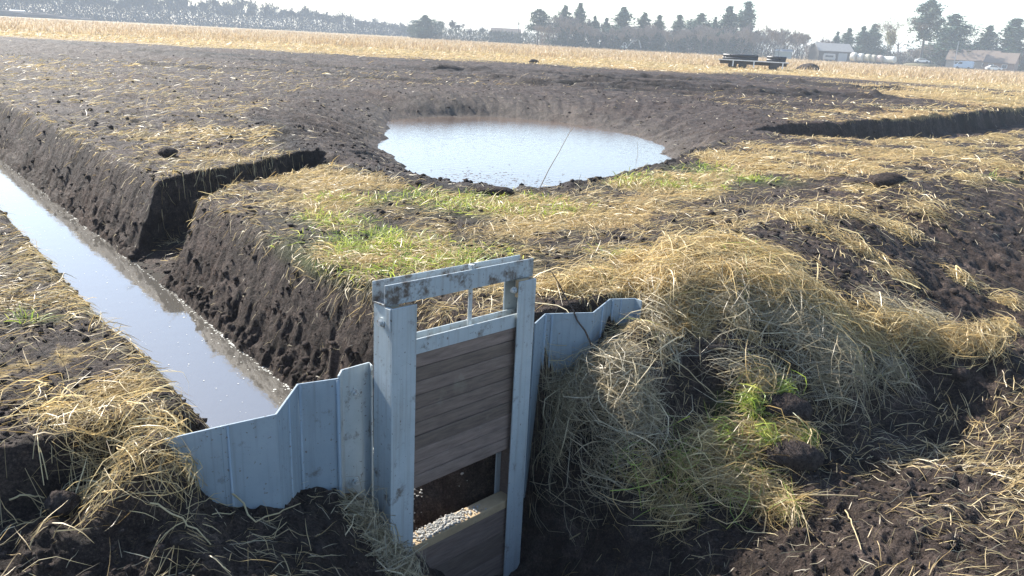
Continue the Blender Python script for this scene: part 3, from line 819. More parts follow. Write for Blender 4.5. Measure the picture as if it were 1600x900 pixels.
def dry(x, y):
    u, v = to_uv(x, y)
    z = look(GZ, x, y)
    w = (z < WATER_DITCH + .03) & (u > -1.6) & (v > -1.3) & (v < .6)
    th = np.arctan2(x - PC[0], y - PC[1]); rr = np.hypot(x - PC[0], y - PC[1])
    return ~w & (rr > np.interp(th, PWT, PWR) + .1)

PAT = lambda x, y: .42 + 1.3 * fbm(x, y, .55, 3, 123)

# litter, near band
def litter(name, n, r0, r1, lw, label, wscale, kind='straw', lmin=.08, lmax=.34, arch=.10, power=1.15):
    x, y = sample_polar(n, r0, r1)
    c = look(CV, x, y); p = np.clip(c, 0, 1) ** power * np.clip(PAT(x, y) + .45 * c, 0, 1.2)
    m = (rng.random(n) < p) & dry(x, y) & not_in_gate(x, y) & ((look(GZ, x, y) > -.14) | (np.hypot(x, y) < 7))
    x, y = x[m], y[m]; k = len(x); r = np.hypot(x, y)
    ang = 2.6 * fbm(x, y, 1.1, 2, 200) + rng.normal(0, .75, k) + .3
    L = rng.uniform(lmin, lmax, k) * rng.uniform(.5, 1.2, k)
    o = blades(name, np.stack([x, y, look(GZ, x, y)], 1), ang, L, lw * rng.uniform(.6, 1.4, k) * np.maximum(1, r / wscale), straw_cols(k, kind) * (.75 + .25 * rng.random((k, 1))), M['straw'],
               pitch=np.abs(rng.normal(0, .30, k)), arch=np.abs(rng.normal(0, arch, k)), droop=.15, bend=.16)
    return tag(o, label, 'straw', kind='stuff')

litter('straw_litter', 85000, 1.6, 6.0, .0036, 'loose dry straw strewn over the banks beside the sluice gate', 4.5, lmax=.24)
litter('straw_stubble', 135000, 5.0, 14.0, .0046, 'flattened straw covering the grassy bank between ditch and basin', 7.0, lmax=.26, lmin=.05)
litter('straw_thatch', 90000, 12.0, 38.0, .0085, 'pale flattened straw scattered over the dark peat beyond the basin', 16.0, lmax=.34, lmin=.06, arch=.05)
litter('straw_sward', 60000, 30.0, 95.0, .024, 'golden flattened straw at the near side of the far field', 45.0, lmin=.2, lmax=.6, arch=.10, power=2.2)
# thin sprinkling of single stalks on the bare peat
def sprinkle(n, r0, r1, w, ws, name, label):
    x, y = sample_polar(n, r0, r1)
    m = (rng.random(n) < np.clip(.25 + .9 * fbm(x, y, 1.6, 2, 301), 0, 1)) & dry(x, y) & not_in_gate(x, y) & (look(GZ, x, y) > -1.2)
    x, y = x[m], y[m]; k = len(x); r = np.hypot(x, y)
    o = blades(name, np.stack([x, y, look(GZ, x, y)], 1), rng.uniform(0, 6.28, k), rng.uniform(.03, .15, k), w * np.maximum(1, r / ws) * rng.uniform(.6, 1.3, k),
               straw_cols(k, 'grey'), M['straw'], pitch=np.abs(rng.normal(0, .2, k)), arch=.03, bend=.2)
    tag(o, label, 'straw', kind='stuff')
sprinkle(7500, 1.6, 5.5, .0031, 4.5, 'straw_stalks', 'single broken stalks lying on the dark churned peat close by')
sprinkle(22000, 5, 40, .0045, 7, 'straw_shreds', 'tiny pale straw shreds on the bare dark peat around the basin')

# standing dead grass of the far field
def standing(name, n, r0, r1, hmin, hmax, w, kind, label, ok=None, ws=60.0):
    x, y = sample_polar(n, r0, r1)
    m = rng.random(n) < np.clip(.55 + 1.0 * fbm(x, y, 9.0, 3, 310), .05, 1)
    if ok is not None: m &= ok(x, y)
    x, y = x[m], y[m]; k = len(x); r = np.hypot(x, y)
    o = blades(name, np.stack([x, y, look(GZ, x, y) - .03], 1), rng.normal(.4, 1.2, k), rng.uniform(hmin, hmax, k), w * np.maximum(1, r / ws) * rng.uniform(.6, 1.4, k),
               straw_cols(k, kind), M['straw'], pitch=rng.normal(1.25, .22, k), drape=False, droop=rng.uniform(0, .25, k), segs=3)
    tag(o, label, 'grass', kind='stuff')
standing('tall_grass', 80000, 85, 300, .25, .65, .05, 'rust', 'tall rusty gold dead grass standing across the far field', None, 110)
standing('golden_grass', 40000, 45, 130, .10, .30, .025, 'straw', 'short golden grass at the near edge of the far field', lambda x, y: (look(GZ, x, y) > -.15) & (look(CV, x, y) > .62 + .3 * fbm(x, y, 5, 2, 17)), 60)

def fringe(name, n, label):
    u = np.exp(rng.uniform(math.log(.6), math.log(30), n)) - 1.8
    side = rng.random(n) < .78
    v = np.where(side, .46 + .09 * rng.normal(0, 1, n), -1.26 + .05 * rng.normal(0, 1, n))
    # also along both lips of the side cut
    m2 = rng.random(n) < .22
    v2 = rng.uniform(.4, 2.8, n); u2 = 3.56 + .46 * (v2 - .3) + np.where(rng.random(n) < .5, .46, -.42) + .05 * rng.normal(0, 1, n)
    u = np.where(m2, u2, u); v = np.where(m2, v2, v)
    x, y = from_uv(u, v)
    m = (rng.random(n) < np.clip(.35 + 1.3 * fbm(x, y, .5, 3, 702), 0, 1)) & dry(x, y) & not_in_gate(x, y) & (u > -1.3)
    x, y, side, m2 = x[m], y[m], side[m], m2[m]; k = len(x); r = np.hypot(x, y)
    az0 = np.where(side, math.atan2(-B[1], -B[0]), math.atan2(B[1], B[0])) + np.where(m2, rng.choice([1.57, -1.57], k), 0)
    o = blades(name, np.stack([x, y, look(GZ, x, y)], 1), az0 + rng.normal(0, .7, k), rng.uniform(.06, .26, k), .0042 * np.maximum(1, r / 7) * rng.uniform(.6, 1.5, k),
               straw_cols(k, 'straw') * .85, M['straw'], pitch=np.abs(rng.normal(0, .3, k)), arch=np.abs(rng.normal(0, .12, k)), bend=.4, lift=.012)
    tag(o, label, 'straw', kind='stuff')
fringe('straw_fringe', 5200, 'dry straw hanging over the cut edges of the ditch banks')

# green grass
def green(name, n, r0, r1, w, ws, lmin, lmax, label):
    x, y = sample_polar(n, r0, r1)
    m = (rng.random(n) < np.clip(look(GR, x, y) * 1.4 - .2, 0, 1) * np.clip(.35 + 1.6 * fbm(x, y, .5, 3, 411), 0, 1)) & dry(x, y) & not_in_gate(x, y)
    x, y = x[m], y[m]; k = len(x); r = np.hypot(x, y)
    o = blades(name, np.stack([x, y, look(GZ, x, y)], 1), rng.uniform(0, 6.28, k), rng.uniform(lmin, lmax, k), w * np.maximum(1, r / ws) * rng.uniform(.6, 1.4, k),
               straw_cols(k, 'green'), M['green'], pitch=rng.normal(.75, .35, k), drape=True, droop=rng.uniform(.1, .5, k), keep=1.0, bend=.4)
    tag(o, label, 'grass', kind='stuff')
green('green_grass', 220000, 3.5, 20, .0065, 7, .06, .16, 'fresh bright green grass growing through the straw in patches')

# crumbled peat
def crumbs(name, n, r0, r1, s0, s1, label, ok=None):
    x, y = sample_polar(n, r0, r1)
    m = (rng.random(n) < np.clip(1.0 - look(CV, x, y), 0.1, 1) ** 2 * np.clip(.45 + 1.1 * fbm(x, y, .7, 3, 512), 0, 1)) & dry(x, y) & not_in_gate(x, y)
    x, y = x[m], y[m]; k = len(x)
    sz_ = s0 * (s1 / s0) ** (rng.random(k) ** 3.0)
    o = lumps(name, np.stack([x, y, look(GZ, x, y) + sz_ * .25], 1), sz_, M['peat'])
    tag(o, label, 'peat crumbs', kind='stuff')
crumbs('peat_crumbs', 65000, 1.6, 6.5, .004, .024, 'crumbled dark peat on the churned banks close by')
crumbs('peat_rubble', 26000, 6, 45, .010, .045, 'scattered dark peat lumps over the bare ground around the basin')

n = 900
u = np.exp(rng.uniform(math.log(1.3), math.log(26), n)) - 2.0
v = np.where(rng.random(n) < .8, np.abs(rng.normal(.05, .07, n)), rng.uniform(.0, .35, n))
x, y = from_uv(u, v); m_ = (rng.random(n) < np.clip(.45 + 1.5 * fbm(x, y, .9, 2, 640), 0, 1)) & (u > -.6)
x, y = x[m_], y[m_]; sz_ = .008 + .035 * rng.random(len(x)) ** 4
tag(lumps('slumped_clods', np.stack([x, y, look(GZ, x, y) + sz_ * .2], 1), sz_, M['peat'], jitter=.4), 'slumped peat clods along the toe of the ditch bank', 'peat crumbs', kind='stuff')
n = 900
x, y = sample_polar(n, 1.7, 4.6); m_ = in_front(x, y) & not_in_gate(x, y) & (rng.random(n) < np.clip(.3 + 1.6 * fbm(x, y, .6, 2, 641), 0, 1)) & (look(GZ, x, y) > -1.3)
x, y = x[m_], y[m_]; sz_ = .008 + .034 * rng.random(len(x)) ** 4
tag(lumps('broken_clods', np.stack([x, y, look(GZ, x, y) + sz_ * .15], 1), sz_, M['peat'], jitter=.42), 'broken angular peat clods in the churned foreground', 'peat crumbs', kind='stuff')

# ------------------------------------------------------------------ straw heaps draped over the right bank and the left wing
def heap(name, label, spots, n, lmin, lmax, w, kind='straw', az=None, spread=.85, arch=.09, green_share=0.0, lift=.018, pitch_s=.16):
    """spots: (px, py, radius m, weight, direction px) : straw lying around a place, combed towards a direction"""
    Ps, As = [], []
    tot = sum(s[3] for s in spots)
    for (px, py, rad, wgt, (dpx, dpy)) in spots:
        k = int(n * wgt / tot)
        p = on(px, py); q_ = on(px + dpx, py + dpy)
        a0 = math.atan2(q_[1] - p[1], q_[0] - p[0])
        rr = np.abs(rng.normal(0, .55, k)) * rad; tt_ = rng.uniform(0, 6.28, k)
        x = p[0] + rr * np.cos(tt_); y = p[1] + rr * np.sin(tt_)
        Ps.append(np.stack([x, y, look(GZ, x, y)], 1)); As.append(a0 + rng.normal(0, spread, k) + 1.0 * fbm(x, y, .25, 2, 600))
    P = np.vstack(Ps); a = np.concatenate(As)
    ok = not_in_gate(P[:, 0], P[:, 1]); P, a = P[ok], a[ok]
    k = len(P); L = rng.uniform(lmin, lmax, k)
    col = straw_cols(k, kind)
    if green_share:
        gm = rng.random(k) < green_share * np.clip(.4 + 2 * fbm(P[:, 0], P[:, 1], .25, 2, 707), 0, 2)
        col[gm] = straw_cols(int(gm.sum()), 'green')
    thick = rng.random(k) < .15
    col = col * np.where(thick, 1.2, rng.uniform(.5, 1.1, k))[:, None] * (1.1 if kind == 'green' else 1)
    wdt = w * rng.uniform(.7, 1.3, k) * np.where(thick, 1.9, 1)
    # plane of the slope at each stalk
    e_ = .09
    gx_ = (look(GZ, P[:, 0] + e_, P[:, 1]) - look(GZ, P[:, 0] - e_, P[:, 1])) / (2 * e_)
    gy_ = (look(GZ, P[:, 0], P[:, 1] + e_) - look(GZ, P[:, 0], P[:, 1] - e_)) / (2 * e_)
    nr = np.stack([-gx_, -gy_, np.ones(k)], 1); nr /= np.linalg.norm(nr, axis=1)[:, None]
    wild = rng.random(k) < .35
    a = np.where(wild, rng.uniform(0, 6.28, k), a)
    hd = np.stack([np.cos(a), np.sin(a), np.zeros(k)], 1)
    # turn in the plane of the slope so that stalks also cross it sideways
    t1 = np.cross(nr, np.array([0, 0, 1.0])); t1 /= np.linalg.norm(t1, axis=1)[:, None] + 1e-9; t2 = np.cross(nr, t1)
    fi = rng.uniform(0, 6.28, k)
    comb = hd - nr * (hd * nr).sum(1)[:, None]; comb /= np.linalg.norm(comb, axis=1)[:, None] + 1e-9
    d3 = np.where(wild[:, None], t1 * np.cos(fi)[:, None] + t2 * np.sin(fi)[:, None], comb) + nr * np.abs(rng.normal(0, pitch_s, k))[:, None]
    d3 /= np.linalg.norm(d3, axis=1)[:, None]
    sd_ = np.cross(d3, nr)
    segs = 4; t = np.linspace(0, 1, segs + 1)[None, :, None]
    C0 = P + nr * (np.abs(rng.normal(0, lift, k)) + .004)[:, None] - d3 * (L * .5)[:, None]
    bd = rng.normal(0, .16, k)[:, None, None]; kink = rng.normal(0, .10, (k, segs + 1, 1)) * (rng.random(k) < .4)[:, None, None]
    X = C0[:, None] + d3[:, None] * t * L[:, None, None] + sd_[:, None] * (bd * 4 * t * (1 - t) + kink * .5) * L[:, None, None] + nr[:, None] * (np.abs(rng.normal(0, arch, k))[:, None, None] * np.sin(np.pi * t) - rng.uniform(0, .25, k)[:, None, None] * (t - .5) ** 2) * L[:, None, None]
    g = look(GZ, X[..., 0].ravel(), X[..., 1].ravel()).reshape(k, segs + 1)
    X[..., 2] = np.maximum(X[..., 2], g + .004)
    wv = sd_ * np.cos(fi)[:, None] + nr * np.sin(fi)[:, None]
    wt = (wdt[:, None] * .5 * np.interp(t[0, :, 0], [0, .3, .75, 1], [.8, 1, .8, .3])[None])[..., None]
    V = np.stack([X - wv[:, None] * wt, X + wv[:, None] * wt], 2)
    b_ = (np.arange(k) * (segs + 1) * 2)[:, None] + (np.arange(segs) * 2)[None]
    F = np.stack([b_, b_ + 1, b_ + 3, b_ + 2], -1).reshape(-1, 4)
    o = link_mesh(name, np_mesh(name, V.reshape(-1, 3), F, True, np.repeat(col, (segs + 1) * 2, axis=0)), M['straw'])
    return tag(o, label, 'straw', kind='stuff')

heap('straw_heap', 'thick mat of yellow straw draped over the crest of the right bank', [
    (1000, 410, .22, 1.0, (60, -25)), (1060, 395, .25, 1.3, (60, -20)), (1130, 385, .28, 1.4, (80, 10)), (1200, 400, .26, 1.1, (70, 35)), (990, 440, .2, .7, (20, 60)),
    (880, 450, .18, .8, (50, -40)), (930, 435, .2, .8, (50, -30)), (1040, 440, .22, .8, (-10, 60)), (1130, 430, .2, .8, (30, 50)), (1200, 440, .2, .7, (50, 50)),
    (1250, 450, .22, .9, (70, 60)), (1300, 490, .22, .9, (60, 50)), (1350, 520, .2, .8, (60, 30))], 4000, .18, .55, .0038, green_share=.03)
heap('straw_drape', 'grey-brown straw hanging down the shaded face of the right bank', [
    (1020, 480, .16, .9, (15, 70)), (1030, 530, .14, .7, (-20, 60)), (1150, 470, .22, .9, (60, 30)), (1230, 500, .22, 1.1, (70, 40)), (1270, 540, .2, 1.2, (40, 60)), (1330, 560, .2, 1.2, (50, 50)),
    (1390, 580, .18, .9, (40, 50)), (1300, 590, .2, .9, (70, 20)), (1200, 600, .18, .6, (-60, 30)), (1150, 580, .2, .4, (60, 10)), (1380, 480, .2, .6, (70, 40)), (1450, 500, .18, .5, (60, 40))], 2200, .16, .52, .0038, 'grey', green_share=.04)
heap('straw_pile', 'rounded grey straw pile heaped at the foot of the right piling', [
    (960, 560, .16, 1.4, (50, 30)), (920, 600, .18, 1.4, (50, -30)), (990, 600, .16, 1.2, (30, 50)), (890, 640, .16, 1.2, (60, 20)), (960, 650, .18, 1.2, (30, 60)), (1010, 660, .14, .8, (30, 60)),
    (872, 600, .08, .5, (30, 60)), (880, 690, .12, .5, (30, 60)), (960, 710, .14, .6, (30, 60))], 2100, .14, .46, .0036, 'grey', arch=.14, lift=.022, spread=1.8)
heap('straw_bundle', 'bright yellow straw bundle lying across the dark right slope', [
    (1390, 512, .13, 1, (60, 8)), (1440, 528, .13, 1, (60, 5)), (1490, 535, .12, 1, (60, -5)), (1540, 530, .10, .8, (60, -8)), (1570, 515, .05, .4, (30, -30))], 1500, .15, .42, .0038, arch=.10, lift=.03, spread=.6)
heap('straw_ridge', 'pale straw tangled along the ridge of the right bank', [
    (1350, 300, .4, 1, (80, -20)), (1300, 330, .35, 1, (80, -20)), (1250, 345, .3, 1, (80, -20)), (1400, 360, .3, .8, (40, 40)), (1450, 330, .35, .7, (60, 40)), (1510, 280, .5, 1.2, (60, -30)), (1560, 260, .6, 1, (60, -20)),
    (1340, 390, .25, .6, (20, 60)), (1400, 430, .2, .6, (60, 40)), (1500, 440, .15, .5, (40, 30)), (1570, 475, .12, .5, (40, -10))], 2000, .12, .46, .0044, arch=.12)
heap('straw_apron', 'dry straw hanging over the left end of the piling', [
    (90, 650, .20, .6, (40, 60)), (150, 665, .20, .8, (40, 60)), (205, 668, .18, .8, (25, 70)), (265, 672, .10, .5, (15, 70)), (205, 720, .15, .8, (35, 60)), (140, 715, .16, .5, (40, 50)), (255, 735, .09, .6, (20, 60)), (285, 735, .05, .4, (15, 40)),
    (180, 610, .25, .6, (60, 20)), (60, 620, .25, .4, (60, 20))], 600, .10, .36, .0032, arch=.10, lift=.015, pitch_s=.08)
heap('straw_tangle', 'mixed dry and green straw tangle spilling over the turf clods', [
    (1180, 600, .10, .7, (60, -15)), (1110, 690, .12, .9, (-40, 50)), (1160, 690, .12, 1.2, (60, -10)), (1230, 690, .11, 1.0, (60, 5)), (1070, 730, .12, .8, (-30, 60)), (1130, 750, .13, 1.0, (60, -40)), (1180, 770, .13, 1.0, (60, -30)),
    (1050, 800, .12, .7, (-60, 40)), (1230, 800, .12, .5, (40, 50)), (1000, 740, .12, .5, (-20, 60))], 2200, .12, .42, .0038, arch=.16, lift=.03, green_share=.22)
heap('straw_scraps', 'dull straw scraps at the foot of the gate post', [
    (560, 800, .07, .8, (40, 40)), (590, 850, .08, 1.2, (40, 40)), (620, 880, .08, 1.0, (40, 20)), (570, 830, .08, .7, (-30, 40))], 750, .10, .3, .004, 'grey', arch=.25)

# ------------------------------------------------------------------ granules and scum
k = 620
gx = rng.normal(.40, .13, k) * S; gyv = rng.uniform(.028, .118, k) * S
keep = (gx > wL + .01) & (gx < W_ * .72) & (gyv < .118 * S)
gx, gyv = gx[keep], gyv[keep]
pp = np.array([gate_pt(a, b_, sz + .004 + .014 * rng.random() * math.exp(-((a - .42) / .14) ** 2)) for a, b_ in zip(gx, gyv)])
tag(lumps('granules', pp, rng.uniform(.004, .009, len(pp)), M['gravel']), 'pale grey granules spilled on the sunlit sill of the sluice gate', 'gravel', kind='stuff')
k = 420
gx = rng.uniform(.12, .95, k) * S; gyv = rng.uniform(.24, .50, k) * S
P2 = np.array([[*gate_pt(a, b_, 0)[:2], 0] for a, b_ in zip(gx, gyv)]); P2[:, 2] = look(GZ, P2[:, 0], P2[:, 1]) + .004
mk = fbm(P2[:, 0], P2[:, 1], .12, 2, 888) > .05
tag(lumps('spilled_granules', P2[mk], rng.uniform(.004, .010, int(mk.sum())), M['gravel']), 'pale granules on the wet peat behind the sluice gate', 'gravel', kind='stuff')

def flecks(name, X, Y, z, size, mat, label, cat):
    n = len(X); m_ = 6
    a = np.linspace(0, 2 * np.pi, m_, endpoint=False)[None] + rng.uniform(0, 6, n)[:, None]
    rr = size[:, None] * rng.uniform(.5, 1.2, (n, m_)); el = rng.uniform(.4, 1, n)[:, None]
    V = np.stack([X[:, None] + np.cos(a) * rr, Y[:, None] + np.sin(a) * rr * el, np.full((n, m_), z + .0015) + rng.uniform(0, .003, n)[:, None]], -1)
    F = np.arange(n * m_).reshape(n, m_)
    tag(link_mesh(name, np_mesh(name, V.reshape(-1, 3), F), mat), label, cat, kind='stuff')
n = 1500
u = np.exp(rng.uniform(math.log(.4), math.log(20), n)) - 1.7
edge = -.015 - .075 * fbm(u, u * 0 + .5, 1.3, 4, 9)
v = edge - np.abs(rng.normal(0, .014, n)) - np.where(rng.random(n) < .14, rng.random(n) * .12, 0)
_k = rng.random(n) < np.clip(.5 + 1.4 * fbm(u, u * 0, .8, 3, 91), 0, 1)
u, v = u[_k], v[_k]; n = len(u)
X, Y = from_uv(u, v)
flecks('foam_line', X, Y, WATER_DITCH, rng.uniform(.004, .012, n) * np.maximum(1, np.hypot(X, Y) / 9), M['foam'], 'pale scum line along the right edge of the ditch water', 'foam')
n = 300
u = rng.uniform(-1.2, 9, n); v = rng.uniform(-.7, -.05, n) 
X, Y = from_uv(u, v)
flecks('foam_specks', X, Y, WATER_DITCH, rng.uniform(.002, .007, n), M['foam'], 'small white specks floating on the ditch water', 'foam')
n = 260
X = rng.normal(-.7, .55, n); Y = rng.normal(12.9, .5, n)
X = np.concatenate([X, rng.normal(.3, .5, 100)]); Y = np.concatenate([Y, rng.normal(12.6, .4, 100)])
flecks('floating_debris', X, Y, WATER_POND, rng.uniform(.008, .03, len(X)), M['debris'], 'brown plant flecks floating on the near side of the basin', 'debris')

# ------------------------------------------------------------------ clods, sticks, stalks
def clod(name, label, cat, px, py, size, group=None, turf=False, mat='peat', sink=.3):
    p = on(px, py)
    V = ICO4_V.copy()
    q1, q2 = V[:, 0] + .37 * V[:, 2] + px, V[:, 1] - .61 * V[:, 2] + py
    nrm = 1 + .38 * fbm(q1, q2, .9, 4, int(px), .6) + .16 * billow(q1, q2, .33, 3, int(py))
    V = V * nrm[:, None] * np.array(size)[None]
    o = link_mesh(name, np_mesh(name, V, ICO4_F, False), M[mat])
    o.location = (p[0], p[1], p[2] + size[2] * (1 - sink))
    tag(o, label, cat, group)
    return o

clod('turf_clod', 'small grass-topped turf clod, upper of two, on the dark right slope', 'turf clod', 1225, 655, (.16, .12, .10), 'turf clods on the right slope')
clod('turf_clod', 'larger green-topped turf clod, lower of two, on the dark right slope', 'turf clod', 1235, 725, (.17, .10, .08), 'turf clods on the right slope')
CL = [(100, 800, (.06, .05, .055), 'rounded brown peat clod in the shaded hollow, bottom left'),
      (775, 303, (.20, .10, .05), 'black peat clod on the near rim of the basin'),
      (1385, 295, (.24, .17, .12), 'dark peat clod on the right straw bank, larger of a pair'),
      (1345, 290, (.22, .14, .05), 'reddish flat peat clod beside the larger dark one'),
      (1500, 592, (.06, .05, .05), 'pale dry clod on the dark right slope under the straw bundle'),
      (262, 243, (.10, .10, .06), 'dark tussock clod at the corner of the left field block')]
for px, py, sz3, lb in CL:
    clod('peat_clod', lb, 'peat clod', px, py, sz3, 'loose peat clods', mat='peat')
tc1 = heap('turf_grass', 'fresh green blades arching over the two turf clods', [(1215, 618, .07, 1, (50, -5)), (1170, 630, .07, .8, (-50, 30)), (1190, 690, .09, 1, (60, 0)), (1250, 690, .07, .8, (50, 0)), (1130, 690, .08, .8, (-40, 30))], 900, .08, .22, .0045, kind='green', arch=.2, lift=.045)

def stick(name, label, cat, pts, r0, r1, mat):
    bm = bmesh.new()
    cu_ = bpy.data.curves.new(name, 'CURVE'); cu_.dimensions = '3D'; cu_.bevel_depth = 1.0; cu_.bevel_resolution = 1
    sp = cu_.splines.new('POLY'); sp.points.add(len(pts) - 1)
    for i, p in enumerate(pts):
        sp.points[i].co = (*p, 1); sp.points[i].radius = r0 + (r1 - r0) * i / (len(pts) - 1)
    tmp = bpy.data.objects.new('tmp_' + name, cu_); COL.objects.link(tmp)
    dg = bpy.context.evaluated_depsgraph_get(); dg.update()
    me = bpy.data.meshes.new_from_object(tmp.evaluated_get(dg))
    bpy.data.objects.remove(tmp); bpy.data.curves.remove(cu_); bm.free()
    me.materials.clear()
    return tag(link_mesh(name, me, mat), label, cat)

def bent(p0, p1, sag=.0, n=7, wob=.0):
    p0, p1 = np.array(p0, float), np.array(p1, float); out = []
    for i in range(n):
        t = i / (n - 1); q_ = p0 + (p1 - p0) * t; q_[2] += sag * math.sin(math.pi * t)
        q_ += rng.normal(0, wob, 3) * math.sin(math.pi * t); out.append(q_)
    return out

def aim(px, py, dist):
    return np.array([0, 0, EYE]) + ray(px, py) * dist
M['stalk'] = noise_mat('dry_stalk', (.36, .28, .15), (.50, .41, .24), 20, .7, .1)
M['reed'] = noise_mat('grey_reed', (.20, .16, .12), (.30, .25, .19), 20, .7, .1)
p = on(842, 296); d0 = float(np.linalg.norm(p - [0, 0, EYE]))
stick('reed_stalk', 'long thin reed stalk leaning over the basin water', 'reed', bent(p, aim(896, 197, d0 * 1.0), .02, 8, .004), .006, .003, M['reed'])
p = on(997, 262); d0 = float(np.linalg.norm(p - [0, 0, EYE]))
stick('reed_stalk', 'short upright thin reed at the right side of the basin', 'reed', bent(p, aim(996, 222, d0), 0, 6, .003), .006, .003, M['reed'])
p = on(728, 303); d0 = float(np.linalg.norm(p - [0, 0, EYE]))
stick('reed_stalk', 'short leaning dead stalk on the near rim of the basin, middle', 'reed', bent(p, aim(703, 284, d0), 0, 6, .003), .007, .004, M['reed'])
p = on(935, 560)
stick('twig', 'dark thin twig leaning in front of the right piling', 'twig', bent(p, aim(862, 425, float(np.linalg.norm(p - [0, 0, EYE])) * .99), .01, 8, .006), .0075, .003, M['darkbark'])
a_, b_ = on(1105, 553), on(1225, 556)
stick('branch', 'dark thick root stick lying under the straw mat on the right slope', 'branch', bent(a_ + [0, 0, .05], b_ + [0, 0, .04], .02, 8, .006), .014, .009, M['darkbark'])
STK = [((1235, 598), (1332, 628), .03, 'long pale stalk lying below the straw drape on the right slope'),
       ((1050, 795), (1230, 735), .06, 'thick pale stalk slanting across the straw tangle'),
       ((1040, 800), (1340, 778), .06, 'long thin stalk reaching from the tangle to the bare peat'),
       ((890, 845), (1050, 790), .05, 'pale stalk pointing down into the dark pit'),
       ((1000, 540), (1120, 625), .05, 'thin straight stalk across the dark hollow under the mat'),
       ((15, 785), (70, 782), .02, 'short pale stalk on the shaded peat at the left edge'),
       ((130, 755), (170, 775), .02, 'bent pale stalk below the left straw apron'),
       ((1440, 690), (1480, 720), .02, 'forked dry stalk on the sunlit peat, right'),
       ((235, 790), (330, 855), .03, 'thin root trailing down from the left ridge'),
       ((1320, 800), (1345, 862), .02, 'straight stalk standing on the sunlit peat below the turf clods')]
for (p, q_, sag, lb) in STK:
    a_, b_ = on(*p), on(*q_)
    stick('stalk', lb, 'stalk', bent(a_ + [0, 0, .012], b_ + [0, 0, .012], sag, 9, .006), .0042, .0028, M['stalk'])['group'] = 'single loose stalks'
# roots hanging in front of the left wing
a_, b_, c_ = on(345, 765), on(400, 820), on(470, 800)
stick('root', 'pale fibrous root lying at the foot of the left piling', 'root', bent(a_ + [0, 0, .05], b_ + [0, 0, .015], .0, 6, .008) + bent(b_ + [0, 0, .015], c_ + [0, 0, .05], .0, 6, .008)[1:], .006, .002, M['stalk'])

# ------------------------------------------------------------------ trees
def tubes_to_mesh(name, segs, sides=4):
    V, F = [], []
    for (p, q_, r0, r1) in segs:
        d = q_ - p; L = np.linalg.norm(d)
        if L < 1e-6: continue
        d = d / L; a = np.cross(d, [0, 0, 1.0]) if abs(d[2]) < .95 else np.cross(d, [1.0, 0, 0]); a /= np.linalg.norm(a); b2 = np.cross(d, a)
        b0 = len(V)
        for c, r in ((p, r0), (q_, r1)):
            for i in range(sides):
                t = 2 * math.pi * i / sides
                V.append(c + r * (math.cos(t) * a + math.sin(t) * b2))
        for i in range(sides):
            F.append((b0 + i, b0 + (i + 1) % sides, b0 + sides + (i + 1) % sides, b0 + sides + i))
    return np_mesh(name, np.array(V), np.array(F), True)

def strips_mesh(name, P, Q, W, col):
    n = len(P); d = Q - P
    a = np.cross(d, rng.normal(0, 1, (n, 3))); a /= np.linalg.norm(a, axis=1)[:, None] + 1e-9
    w = W[:, None] * a * .5
    V = np.stack([P - w, P + w, Q + w * .4, Q - w * .4], 1).reshape(-1, 3)
    F = np.arange(n * 4).reshape(-1, 4)
    return np_mesh(name, V, F, False, np.repeat(col, 4, axis=0))

def bare_tree_meshes(seed, H=12.0, spread=.35, levels=5, kids=3, trunk_h=.35, twig_w=.045, tint=(.20, .175, .155), up=.5):
    r = random.Random(seed); trunk, strips = [], []
    def grow(p, d, L, rad, lev):
        n = 2 if lev < 2 else 1
        for _ in range(n):
            d2 = d + np.array([r.gauss(0, .12), r.gauss(0, .12), .05]); d2 /= np.linalg.norm(d2)
            q_ = p + d2 * L / n
            (trunk if lev < 2 else strips).append((p, q_, rad, rad * .8)); p, d, rad = q_, d2, rad * .8
        if lev >= levels: return
        for i in range(kids + (1 if lev in (0, 1) else 0)):
            t = r.uniform(0, 2 * math.pi); sp = r.uniform(.35, 1.0) * spread * 2.2
            d3 = d * r.uniform(.7, 1.1) + np.array([math.cos(t) * sp, math.sin(t) * sp, up * r.uniform(-.1, .9)]); d3 /= np.linalg.norm(d3)
            back = r.uniform(0, .45) if lev > 0 else r.uniform(0, .3)
            grow(p - d * L * back, d3, L * r.uniform(.55, .82), rad * .62, lev + 1)
    grow(np.zeros(3), np.array([0, 0, 1.0]), H * trunk_h, H * .017, 0)
    zmax = max(max(s[1][2] for s in strips), 1)
    f = H / zmax
    trunk = [(a * f, b * f, c, e_) for a, b, c, e_ in trunk]
    P = np.array([s[0] for s in strips]) * f; Q = np.array([s[1] for s in strips]) * f
    W = np.array([max(twig_w, 2 * s[2]) for s in strips])
    col = np.array(tint)[None] * rng.uniform(.7, 1.2, (len(P), 1))
    return tubes_to_mesh('trunk', trunk), strips_mesh('crown', P, Q, W, col)

